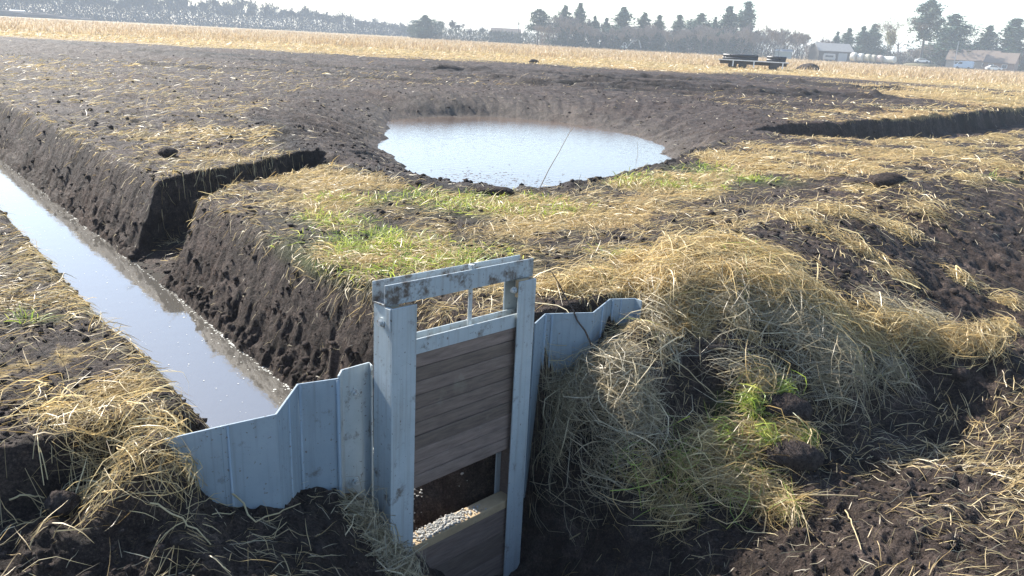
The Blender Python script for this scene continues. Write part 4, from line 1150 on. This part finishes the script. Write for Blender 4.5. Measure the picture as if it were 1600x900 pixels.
def conifer_meshes(seed, H=13.0, base_h=.06, width=.40, dens=1.0, tint=(.05, .085, .055), shape=1.0, clumps=None):
    r = np.random.default_rng(seed)
    trunk = [(np.zeros(3), np.array([0, 0, H * .5]), H * .02, H * .014), (np.array([0, 0, H * .5]), np.array([0, 0, H * .96]), H * .014, H * .004)]
    P, Q, W = [], [], []
    nl = int(34 * dens)
    for i in range(nl):
        h = base_h + (1 - base_h) * (i + r.random()) / nl
        if clumps is None:
            R = width * H * .5 * min(1.0, (1 - h) / (.45 + .2 * (seed % 3))) ** .75 * shape * r.uniform(.5, 1.25) * (.8 + .3 * math.sin(h * 17 + seed)) + .25
        else:
            R = width * H * .5 * (.35 + .75 * abs(math.sin(h * clumps + r.random() * .6))) * (1 - max(0, h - .8) * 3)
        nb_ = int(9 + 5 * (1 - h))
        for b_i in range(nb_):
            t = r.uniform(0, 6.283); rr = R * r.uniform(.45, 1.1) * (1 + .28 * math.sin(2 * t + seed + h * 9) + .15 * math.sin(3 * t - h * 23))
            o = np.array([0, 0, h * H]); tipp = o + np.array([math.cos(t) * rr, math.sin(t) * rr, rr * r.uniform(-.25, .35)])
            if clumps is not None:
                trunk.append((o - [0, 0, rr * .2], tipp, .07, .03))
            m_ = int(8 + 6 * rr)
            s = r.uniform(.25 if clumps is None else .6, 1, m_)[:, None]
            c = o[None] + (tipp - o)[None] * s + r.normal(0, .14 + .10 * rr, (m_, 3)) * s
            dd = r.normal(0, 1, (m_, 3)); dd[:, 2] *= .6; dd = dd / np.linalg.norm(dd, axis=1)[:, None] * r.uniform(.25, .6, m_)[:, None]
            P.append(c - dd * .5); Q.append(c + dd * .5); W.append(r.uniform(.14, .34, m_))
    P, Q, W = np.vstack(P), np.vstack(Q), np.concatenate(W)
    col = np.array(tint)[None] * r.uniform(.55, 1.5, (len(P), 1))
    return tubes_to_mesh('trunk', trunk), strips_mesh('crown', P, Q, W, col)

def make_tree(name, meshes, crown_mat, label, cat='tree', group=None):
    root = empty(name, (0, 0, 0), 0, label, cat, group)
    link_mesh('trunk', meshes[0], M['bark'], root); link_mesh('crown', meshes[1], crown_mat, root)
    return root

_used = set()
def put(proto, loc, h, H0, wid=1.0, label=None, group=None):
    if proto.name in _used:
        o = copy_tree(proto)
    else:
        o = proto; _used.add(proto.name)
    s = h / H0
    o.location = (loc[0], loc[1], gz(loc[0], loc[1]) - .05)
    o.scale = (s * wid, s * wid, s); o.rotation_euler = (0, 0, random.uniform(0, 6.28))
    if label: o['label'] = label
    if group: o['group'] = group
    return o

WOOD_L = 'bare leafless tree in the hazy blue wood along the left horizon'
WOOD_R = 'bare grey-brown leafless tree in the wood behind the right field'
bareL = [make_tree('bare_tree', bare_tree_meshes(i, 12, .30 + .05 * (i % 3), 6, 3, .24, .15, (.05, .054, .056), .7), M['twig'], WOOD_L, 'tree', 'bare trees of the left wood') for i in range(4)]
bareR = [make_tree('bare_tree', bare_tree_meshes(40 + i, 12, .32 + .05 * (i % 3), 6, 3, .20, .12, (.25, .21, .18), .55), M['twig'], WOOD_R, 'tree', 'bare trees of the right wood') for i in range(4)]
rl = random.Random(3)
prof_px = [0, 60, 120, 200, 260, 330, 400, 470, 540, 600, 640]
prof_h = [14, 15, 15, 14.5, 15, 14, 13.5, 12, 10, 8, 7.5]
nL = 100
for i in range(nL):
    px = -25 + 668 * (i + rl.uniform(-.45, .45)) / nL
    row = i % 3
    D = 425 + row * 14 + rl.uniform(-5, 5)
    h = float(np.interp(px, prof_px, prof_h)) * rl.choice([.72, .85, .9, 1.0, 1.0, 1.12])
    put(bareL[rl.randrange(4)], far(px, D), h, 12, rl.uniform(.8, 1.15), WOOD_L, 'bare trees of the left wood')
# sparse trees in the middle gap
for px, h in ((645, 5.5), (690, 7), (705, 7.5), (713, 7), (735, 4.5), (752, 5.5), (765, 4), (775, 4.5), (820, 5)):
    put(bareL[rl.randrange(4)], far(px, 330 + rl.uniform(-10, 10)), h * 1.1, 12, 1.0, 'small sparse bare tree in the low hedge gap near the middle horizon', 'small bare trees of the hedge gap')
nR = 112
prf = [(848, 9), (870, 11), (900, 11), (930, 9.5), (960, 9), (1000, 8.5), (1050, 9.5), (1080, 9.5), (1120, 10.5), (1170, 10.5), (1200, 10), (1240, 9), (1280, 8), (1320, 6), (1360, 6), (1420, 8.5), (1460, 8), (1500, 9), (1530, 8), (1570, 6), (1620, 6)]
for i in range(nR):
    px = 848 + 772 * (i + rl.uniform(-.45, .45)) / nR
    if 1340 < px < 1425: continue
    D = 277 + (i % 3) * 8 + rl.uniform(-3, 3) + (22 if px > 1260 else 0)
    h = float(np.interp(px, [a for a, _ in prf], [b for _, b in prf])) * rl.choice([.7, .8, .9, 1, 1.05])
    put(bareR[rl.randrange(4)], far(px, D), h, 12, rl.uniform(.85, 1.25), WOOD_R, 'bare trees of the right wood')

def make_conifers():
    g = 'dark conifers of the right wood'
    dense = [make_tree('conifer_tree', conifer_meshes(70 + i, 13, .05, .46 + .08 * i, 1.3), M['needle'], 'dark conifer', 'conifer', g) for i in range(3)]
    pine = [make_tree('pine_tree', conifer_meshes(90 + i, 13, .42, .40, .7, (.06, .085, .055), 1, 9 + 3 * i), M['needle'], 'pine', 'pine', 'open-crowned pines') for i in range(2)]
    L = [(880, 15, 26, 'tall dark conifer, left of the twin conifers nearest the open pine'), (903, 12, 26, 'tall dark conifer, right of the twin conifers nearest the open pine'), (927, 29, 16, 'slim short conifer just right of the twin tall conifers'),
         (945, 32, 16, 'slim conifer at the left foot of the broad dark conifer above the digger'), (970, 18, 36, 'broad dark conifer rising above the white digger'), (1003, 26, 28, 'pointed dark conifer right of the broad one above the digger'), (1026, 29, 22, 'narrow pointed conifer, second right of the broad one above the digger'),
         (1057, 29, 24, 'rounded dark conifer left of the bushy grey one midway along the wood'), (1090, 28, 30, 'bushy grey-green conifer left of the great dark pair'), (1112, 33, 14, 'thin small conifer touching the great dark pair'),
         (1133, 19, 36, 'great dark conifer, left of the big pair'), (1160, 13, 34, 'great dark conifer, right and tallest of the big pair'), (1303, 55, 12, 'tiny slim conifer above the barn roof'), (1320, 51, 22, 'round dark conifer above the right end of the barn roof'),
         (1342, 49, 20, 'left dark conifer of the pair behind the wrapped bales'), (1358, 47, 20, 'right dark conifer of the pair behind the wrapped bales'), (1478, 38, 36, 'stout ivy-dark conifer left of the two brown-roofed houses'),
         (1535, 53, 28, 'dark conifer behind the gap of the two brown-roofed houses'), (1573, 46, 44, 'wide dark conifer rising behind the smaller brown-roofed house'), (1603, 70, 24, 'low conifer at the right edge of the field'),
         (664, 27, 28, 'lone dark conifer rising from the low hedge left of middle')]
    for px, top, w, lb in L:
        D = 290 + (12 if px > 1260 else 0) + (25 if px < 700 else 0) + rl.uniform(-3, 3)
        h = (horizon_y(px) + 1.7 * 1200 / D - top) / 1200 * D * 1.0; w = w * 1.5
        o = put(dense[rl.randrange(3)], far(px, D), h, 13, 1.0, lb, g)
        wid = (w / 1200 * D) / (.45 * h); o.scale = (o.scale[2] * wid, o.scale[2] * wid, o.scale[2])
    for px, top, w, lb in ((840, 19, 34, 'open-crowned pine with visible trunk at the left end of the right wood'), (1437, 19, 38, 'tall open-crowned pine standing beside the big bare oak')):
        D = 286; h = (horizon_y(px) + 1.7 * 1200 / D - top) / 1200 * D
        o = put(pine[0 if px < 1000 else 1], far(px, D), h, 13, 1.0, lb, 'open-crowned pines')
        wid = (w / 1200 * D) / (.42 * h); o.scale = (o.scale[2] * wid, o.scale[2] * wid, o.scale[2])
make_conifers()
oak = make_tree('oak_tree', bare_tree_meshes(202, 15, .50, 6, 3, .24, .06, (.17, .135, .10), .3), M['twig'], 'big spreading bare oak standing alone beside the wrapped bales', 'tree')
put(oak, far(1404, 284), 15.5, 15, 1.1)
wil = make_tree('willow_tree', bare_tree_meshes(210, 10, .32, 5, 4, .12, .16, (.30, .28, .13), .8), M['twig'], 'yellow-green leafless willow behind the wrapped bales', 'tree')
put(wil, far(1383, 296), 11.5, 10, .8)

# hedge and bramble line at the foot of the trees (one tangled mass)
def undergrowth(name, px0, px1, n, Df, hf, label, tint, fat=1.0):
    px = rng.uniform(px0, px1, n); D = np.array([Df(p) for p in px]) + rng.uniform(-3, 3, n)
    h = np.array([hf(p) for p in px])
    pos = np.array([far(a, b) for a, b in zip(px, D)])
    z = rng.random(n) ** 1.2 * h * (0.55 + .45 * (fbm(px, px * 0, 22, 3, 66) + 1) * .9)
    d = rng.normal(0, 1, (n, 3)); d[:, 2] = np.abs(d[:, 2]) + .9; d = d / np.linalg.norm(d, axis=1)[:, None] * rng.uniform(.5, 1.5, n)[:, None]
    P = np.stack([pos[:, 0], pos[:, 1], z], 1); col = np.array(tint)[None] * rng.uniform(.5, 1.4, (n, 1)) * rng.uniform(.9, 1.1, (n, 3))
    tag(link_mesh(name, strips_mesh(name, P, P + d, rng.uniform(.10, .32, n) * fat, col), M['twig']), label, 'undergrowth', kind='stuff')
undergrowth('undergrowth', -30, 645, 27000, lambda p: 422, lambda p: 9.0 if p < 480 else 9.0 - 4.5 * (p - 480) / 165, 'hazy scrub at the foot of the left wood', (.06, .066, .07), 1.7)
undergrowth('hedge_scrub', 640, 860, 6000, lambda p: 325, lambda p: 4.2, 'low hedge scrub across the middle horizon', (.09, .10, .07))
undergrowth('bramble_scrub', 845, 1630, 26000, lambda p: 293 if p < 1255 else 306, lambda p: 7.6 if p < 1260 else 4.2, 'bramble scrub along the foot of the right wood', (.24, .205, .175))

# ------------------------------------------------------------------ far buildings and vehicles
def face_cam(x, y, turn=0):
    return math.atan2(x, -y) * 1.0 * -1 + turn if False else math.atan2(-x, y) + turn

def building(name, label, cat, px, D, L, Wd, wall_h, roof_h, turn, wall, roof, wins=(), over=.35, door=None):
    p = far(px, D)
    root = empty(name, (p[0], p[1], gz(p[0], p[1]) - .05), face_cam(*p, turn), label, cat)
    mb = MB()
    mb.prism([(-Wd / 2, 0), (Wd / 2, 0), (Wd / 2, wall_h), (0, wall_h + roof_h - .05), (-Wd / 2, wall_h)], 'x', -L / 2, L / 2)
    mb.build('wall', wall, root)
    sl_ = roof_h / (Wd / 2)
    for s in (-1, 1):
        yo = Wd / 2 + over
        MB().prism([(0, wall_h + roof_h), (s * yo, wall_h - sl_ * over), (s * yo, wall_h - sl_ * over + .14), (0, wall_h + roof_h + .16)], 'x', -L / 2 - over, L / 2 + over).build('roof', roof, root)
    for (x, z, w, h) in wins:
        f = MB().box(x - w / 2, x + w / 2, -Wd / 2 - .06, -Wd / 2 - .002, z, z + h).build('window', M['white'], root)
        MB().box(x - w / 2 + .1, x + w / 2 - .1, -Wd / 2 - .075, -Wd / 2 - .062, z + .1, z + h - .1).build('pane', M['glass'], f)
    if door:
        x, w, h = door
        MB().box(x - w / 2, x + w / 2, -Wd / 2 - .05, -Wd / 2 - .002, 0, h).build('door', M['light_grey'], root)
    return root

building('barn', 'long low barn with a sloping grey sheet roof below dark conifers', 'barn', 1297, 292, 11.5, 8, 3.4, 2.3, math.radians(24), M['timber'], M['sheet_roof'], door=(2.5, 3, 2.8))
building('house', 'longer of two brown-roofed houses at the right edge of field', 'house', 1519, 292, 13.5, 8, 2.7, 3.0, math.radians(-8), M['render'], M['tile_roof'], wins=((-3.5, .9, 1.6, 1.2), (.5, .9, 1.6, 1.2), (4, .9, 1.4, 1.2)))
building('house', 'shorter brown-roofed house nearest the right edge of field', 'house', 1564, 286, 8, 7, 2.4, 2.8, math.radians(-10), M['brick'], M['tile_roof'], wins=((-2, .8, 1.4, 1.1), (1.6, .8, 1.4, 1.1)))
building('shed', 'small pale flat-looking shed left of the barn among bare trees', 'shed', 1223, 286, 5.2, 3.5, 2.4, .5, math.radians(10), M['pale_shed'], M['light_grey'])
building('house', 'distant house showing only its roof above the middle hedge', 'house', 790, 345, 12, 8, 3.6, 2.2, math.radians(5), M['render'], M['tile_roof'])
building('site_cabin', 'white site cabin beside dark spoil heaps at the far left', 'cabin', 27, 404, 5.0, 2.6, 2.4, .25, 0, M['white'], M['light_grey'])

def car(name, label, cat, px, D, kind, paint, turn=0):
    p = far(px, D); root = empty(name, (p[0], p[1], gz(p[0], p[1])), face_cam(*p, turn), label, cat)
    if kind == 'van':
        out = [(-2.4, .35), (2.4, .35), (2.45, 1.1), (1.75, 1.35), (1.25, 2.2), (-2.3, 2.25), (-2.45, 1.9)]; wx = (-1.5, 1.5); gl = [(1.3, 1.45, 2.05, .35, .55)]
        glass = [(1.22, 1.35), (1.62, 1.35), (1.2, 2.02), (.4, 2.02), (.4, 1.35)]; hw = .95
    else:
        out = [(-2.1, .3), (2.1, .3), (2.15, .75), (1.2, .95), (.55, 1.42), (-1.0, 1.45), (-1.75, .98), (-2.12, .9)]; wx = (-1.3, 1.3)
        glass = [(1.0, .98), (.5, 1.36), (-.95, 1.38), (-1.5, .98)]; hw = .85
    MB().prism(out, 'y', -hw, hw).build('body', paint, root, bevel=.06)
    MB().prism(glass, 'y', -hw - .012, -hw - .002).build('window', M['glass'], root)
    MB().prism(glass, 'y', hw + .002, hw + .012).build('window', M['glass'], root)
    for x in wx:
        for s in (-1, 1):
            MB().tube((x, s * (hw - .05) - .1, .33), (x, s * (hw - .05) + .1, .33), .33, seg=14).build('wheel', M['tyre'], root)
    return root
car('parked_car', 'white car parked between the oak and the stout ivy-dark conifer', 'car', 1441, 286, 'car', M['white'], math.radians(5)).location[2] += 1.0
car('parked_van', 'light blue van parked in front of the longer brown-roofed house', 'van', 1507, 276, 'van', M['blue_van'], math.radians(170))
car('parked_car', 'white car parked in front of the shorter brown-roofed house', 'car', 1554, 274, 'car', M['white'], math.radians(12))
# the white car stands on a low bank
def mound(name, label, cat, px, D, size, mat, seed, group=None):
    p = far(px, D)
    V = ICO2_V.copy()
    bm = bmesh.new(); bmesh.ops.create_icosphere(bm, subdivisions=4, radius=1)
    V = np.array([v.co[:] for v in bm.verts]); F = np.array([[v.index for v in f.verts] for f in bm.faces]); bm.free()
    k_ = 1 + .35 * fbm(V[:, 0] * 1.0, V[:, 1] + V[:, 2], .7, 4, seed)
    V = V * k_[:, None] * np.array(size)[None]
    o = link_mesh(name, np_mesh(name, V, F, False), mat); o.location = (p[0], p[1], gz(p[0], p[1])); o.rotation_euler = (0, 0, face_cam(*p))
    return tag(o, label, cat, group)
M['turf'] = noise_mat('rough_turf', (.10, .085, .045), (.18, .15, .07), 3, .9, .4)
mound('grass_bank', 'low grassy bank under the parked white car near the oak', 'bank', 1441, 286, (5.5, 2.6, 1.0), M['turf'], 5)
car_z = 1.0
# spoil heaps
for px, D, s3, lb in ((20, 398, (9, 3, 2.2), 'long dark spoil heap at the far left corner of field'), (62, 398, (10, 3, 2.1), 'dark spoil heap second from the left along the horizon'), (98, 398, (8, 3, 1.3), 'low dark spoil heap third from the left along the horizon'), (128, 400, (5, 2.5, .9), 'smallest dark spoil heap of the far left row')):
    mound('spoil_heap', lb, 'spoil heap', px, D, s3, M['peat'], int(px) + 3, 'spoil heaps at the far left')
mound('peat_heap', 'low dark peat heap alone in the golden grass right of the trailer', 'peat heap', 1267, 100, (1.25, .9, .75), M['peat'], 9)
mound('peat_heap', 'tiny dark peat heap at the straw edge below the middle horizon', 'peat heap', 836, 62, (.45, .3, .3), M['peat'], 19)

# bales
for i, (px, mt, r, ln, lb) in enumerate(((1334, 'bale_white', 1.35, 1.5, 'white wrapped bale, biggest and leftmost of the row'), (1345, 'bale_white', 1.25, 1.5, 'white wrapped bale second from the left in the row'), (1356, 'bale_cream', 1.2, 1.5, 'cream wrapped bale third from the left in the row'),
                                       (1365, 'bale_cream', 1.15, 1.4, 'cream wrapped bale just left of the pinkish one'), (1375, 'bale_pink', 1.15, 1.5, 'pinkish wrapped bale, fifth in the row'), (1390, 'bale_white', 1.05, 3.6, 'long pale wrapped bale at the right end of the row'))):
    p = far(px, 279)
    root = empty('wrapped_bale', (p[0], p[1], gz(p[0], p[1])), face_cam(*p, math.radians(-28)), lb, 'bale', 'wrapped bales in a row')
    bm = MB().tube((-ln / 2, 0, r), (ln / 2, 0, r), r, seg=20); bm.build('bale_body', M[mt], root, bevel=.16, smooth=True)
    MB().box(-ln / 2 + .1, ln / 2 - .1, -.5, .5, -.2, .18).build('pallet', M['chassis'], root)
    root.location[2] += .45
    MB().box(-ln / 2, ln / 2, -.6, .6, -.5, -.2).build('pallet_foot', M['chassis'], root)

# caravan, digger, poles
p = far(1296, 280); root = empty('caravan', (p[0], p[1], gz(p[0], p[1])), face_cam(*p), 'small white caravan parked against the barn wall', 'caravan')
MB().prism([(-1.8, .55), (1.8, .55), (1.95, 1.2), (1.7, 2.35), (-1.7, 2.4), (-1.95, 1.5)], 'y', -1, 1).build('body', M['light_grey'], root, bevel=.08)
MB().box(-1.2, 1.2, -1.02, -1.003, 1.3, 1.9).build('window', M['glass'], root)
for x in (-.35, .35): MB().tube((x, -.95, .3), (x, .95, .3), .3, seg=12).build('wheel', M['tyre'], root)
p = far(976, 284); root = empty('digger', (p[0], p[1], gz(p[0], p[1])), face_cam(*p), 'small white digger with bent boom in front of the dark conifers', 'digger')
MB().box(-1.2, 1.0, -.9, -.5, 0, .55).build('track', M['tyre'], root, bevel=.12); MB().box(-1.2, 1.0, .5, .9, 0, .55).build('track', M['tyre'], root, bevel=.12)
MB().prism([(-1.4, .6), (1.0, .6), (1.0, 1.1), (-.2, 1.3), (-1.4, 1.4)], 'y', -.85, .85).build('body', M['white'], root, bevel=.05)
c = MB().prism([(-.6, 1.35), (.6, 1.2), (.75, 1.7), (.4, 2.5), (-.6, 2.5)], 'y', -.8, .1).build('cab', M['white'], root, bevel=.04)
MB().prism([(-.4, 1.6), (.55, 1.6), (.3, 2.35), (-.4, 2.35)], 'y', -.815, -.803).build('window', M['glass'], c)
b1 = MB().prism([(.8, .9), (1.9, 2.6), (2.3, 3.2), (4.6, 3.9), (4.8, 3.55), (2.6, 2.8), (2.2, 2.3), (1.2, .8)], 'y', .2, .55).build('boom', M['light_grey'], root)
MB().prism([(4.4, 3.95), (4.95, 3.9), (5.9, .9), (5.55, .8)], 'y', .24, .5).build('stick', M['light_grey'], root)
MB().prism([(5.45, 1.0), (6.1, 1.0), (6.1, .3), (5.2, .1), (5.0, .5)], 'y', 0, .75).build('bucket', M['chassis'], root)
def pole(px, D, h, lb, mat, top=True):
    p = far(px, D); root = empty('utility_pole', (p[0], p[1], gz(p[0], p[1])), face_cam(*p), lb, 'pole')
    MB().tube((0, 0, -.3), (0, 0, h), .16, .11, 10).build('shaft', mat, root)
    if top: MB().box(-.7, .7, -.06, .06, h - .6, h - .45).build('crossarm', mat, root); MB().box(-.3, .3, -.3, .3, h - 2.2, h - 1.2).build('transformer', M['chassis'], root)
pole(809.5, 335, 9.5, 'thin dark utility pole rising beside the distant hidden house', M['chassis'])
pole(1491, 283, 8.0, 'pale utility pole at the left gable of the longer brown house', M['light_grey'], False)

# trailer and pipe bundles in the golden grass
p0 = far(1179, 86); tz = gz(p0[0], p0[1]); rz = face_cam(*p0)
ZS = .74
tr = empty('trailer', (p0[0], p0[1], tz), rz, 'long low dark flatbed trailer with white side rail in the golden grass', 'trailer')
tr.scale = (1, 1, ZS)
MB().box(-3.4, 3.4, -1.0, 1.0, .95, 1.12).build('deck', M['chassis'], tr, bevel=.02)
MB().box(-3.3, 3.3, -.5, .5, .6, .948).build('chassis_beam', M['chassis'], tr, bevel=.02)
MB().box(-3.45, 3.45, -1.09, -1.003, 1.06, 1.19).build('side_rail', M['white'], tr, bevel=.01)
for x in (-1.95, .1, 2.9): MB().box(x - .06, x + .06, -1.11, -1.005, .3, 1.05).build('stake', M['white'], tr, bevel=.01)
for x0_, x1_ in ((1.7, 2.6),): MB().box(x0_, x1_, -.98, -.9, .45, .945).build('side_panel', M['chassis'], tr, bevel=.02)
for x in (-2.0, -1.0, 2.0):
    for s in (-1, 1): MB().tube((x, s * .85 - .12, .42), (x, s * .85 + .12, .42), .42, seg=16).build('wheel', M['tyre'], tr)
def bundle(x0, x1, lb, rows, sq):
    root = empty('pipe_bundle', (p0[0], p0[1], tz + 1.125 * ZS), rz, lb, 'pipe bundle', 'black pipe bundles on the trailer')
    for rr_ in range(rows):
        for c_ in range(5 - rr_ % 2):
            y = -.62 + c_ * .31 + (.155 if rr_ % 2 else 0)
            j = random.uniform(-.12, .12)
            MB().tube((x0 + j, y, .155 + rr_ * .27), (x1 + j, y, .155 + rr_ * .27), .15, seg=12).build('pipe', M['black'], root, smooth=True)
    for x in (x0 + .5, (x0 + x1) / 2, x1 - .5):
        MB().box(x - .05, x + .05, -.80, .80, .155 + rows * .27 - .10, .155 + rows * .27 - .06).build('strap', M['light_grey'], root)
bundle(-2.95, .35, 'longer bundle of black pipes strapped on the left of the trailer', 2, 0)
bundle(1.35, 3.05, 'shorter bundle of black pipes strapped on the right of the trailer', 2, 0)

# ------------------------------------------------------------------ air
hz = MB().box(-1500, 1500, -1500, 1500, -3.2, 24).build('haze', None)
tag(hz, 'thin pale haze over the whole field', 'haze', kind='stuff')
m, nt, out = new_mat('haze_air')
pv = N(nt, 'ShaderNodeVolumePrincipled'); pv.inputs['Density'].default_value = .00085; pv.inputs['Color'].default_value = (.86, .93, 1, 1); pv.inputs['Anisotropy'].default_value = .0
nt.links.new(pv.outputs[0], out.inputs['Volume'])
hz.data.materials.append(m)

# ------------------------------------------------------------------ light and sky
SUN_AZ, SUN_EL = -50.0, 36.0      # from +y towards +x
w = bpy.data.worlds.new('World'); scene.world = w; w.use_nodes = True
nt = w.node_tree; nt.nodes.clear()
sky = nt.nodes.new('ShaderNodeTexSky'); sky.sky_type = 'NISHITA'; sky.sun_disc = False
sky.sun_elevation = math.radians(SUN_EL); sky.sun_rotation = math.radians(SUN_AZ)
sky.air_density = 1.0; sky.dust_density = .6; sky.ozone_density = 2.0
bg = nt.nodes.new('ShaderNodeBackground'); bg.inputs['Strength'].default_value = .105
wo = nt.nodes.new('ShaderNodeOutputWorld')
nt.links.new(sky.outputs['Color'], bg.inputs['Color']); nt.links.new(bg.outputs['Background'], wo.inputs['Surface'])
sd = bpy.data.lights.new('sun', 'SUN'); sd.energy = 4.5; sd.angle = math.radians(.55); sd.color = (1, .95, .86)
so = bpy.data.objects.new('sun', sd); COL.objects.link(so)
az, el = math.radians(SUN_AZ), math.radians(SUN_EL)
to_sun = Vector((math.sin(az) * math.cos(el), math.cos(az) * math.cos(el), math.sin(el)))
so.rotation_euler = to_sun.to_track_quat('Z', 'Y').to_euler(); so.location = (0, 0, 40)

# ------------------------------------------------------------------ camera
cd = bpy.data.cameras.new('camera'); cam = bpy.data.objects.new('camera', cd); COL.objects.link(cam)
cd.sensor_width = 36; cd.lens = FPX / 1600 * 36; cd.clip_start = .05; cd.clip_end = 6000
c, s = math.cos(ROLL), math.sin(ROLL)
r_ = c * RT + s * UPV; u_ = -s * RT + c * UPV
cam.matrix_world = Matrix(((r_[0], u_[0], -FW[0], 0), (r_[1], u_[1], -FW[1], 0), (r_[2], u_[2], -FW[2], EYE), (0, 0, 0, 1)))
scene.camera = cam

scene.view_settings.view_transform = 'Standard'; scene.view_settings.look = 'None'
scene.view_settings.exposure = 1.55; scene.view_settings.gamma = 1.0
scene.cycles.max_bounces = 8; scene.cycles.diffuse_bounces = 3; scene.cycles.glossy_bounces = 3; scene.cycles.transmission_bounces = 4; scene.cycles.volume_bounces = 0
scene.cycles.use_denoising = True
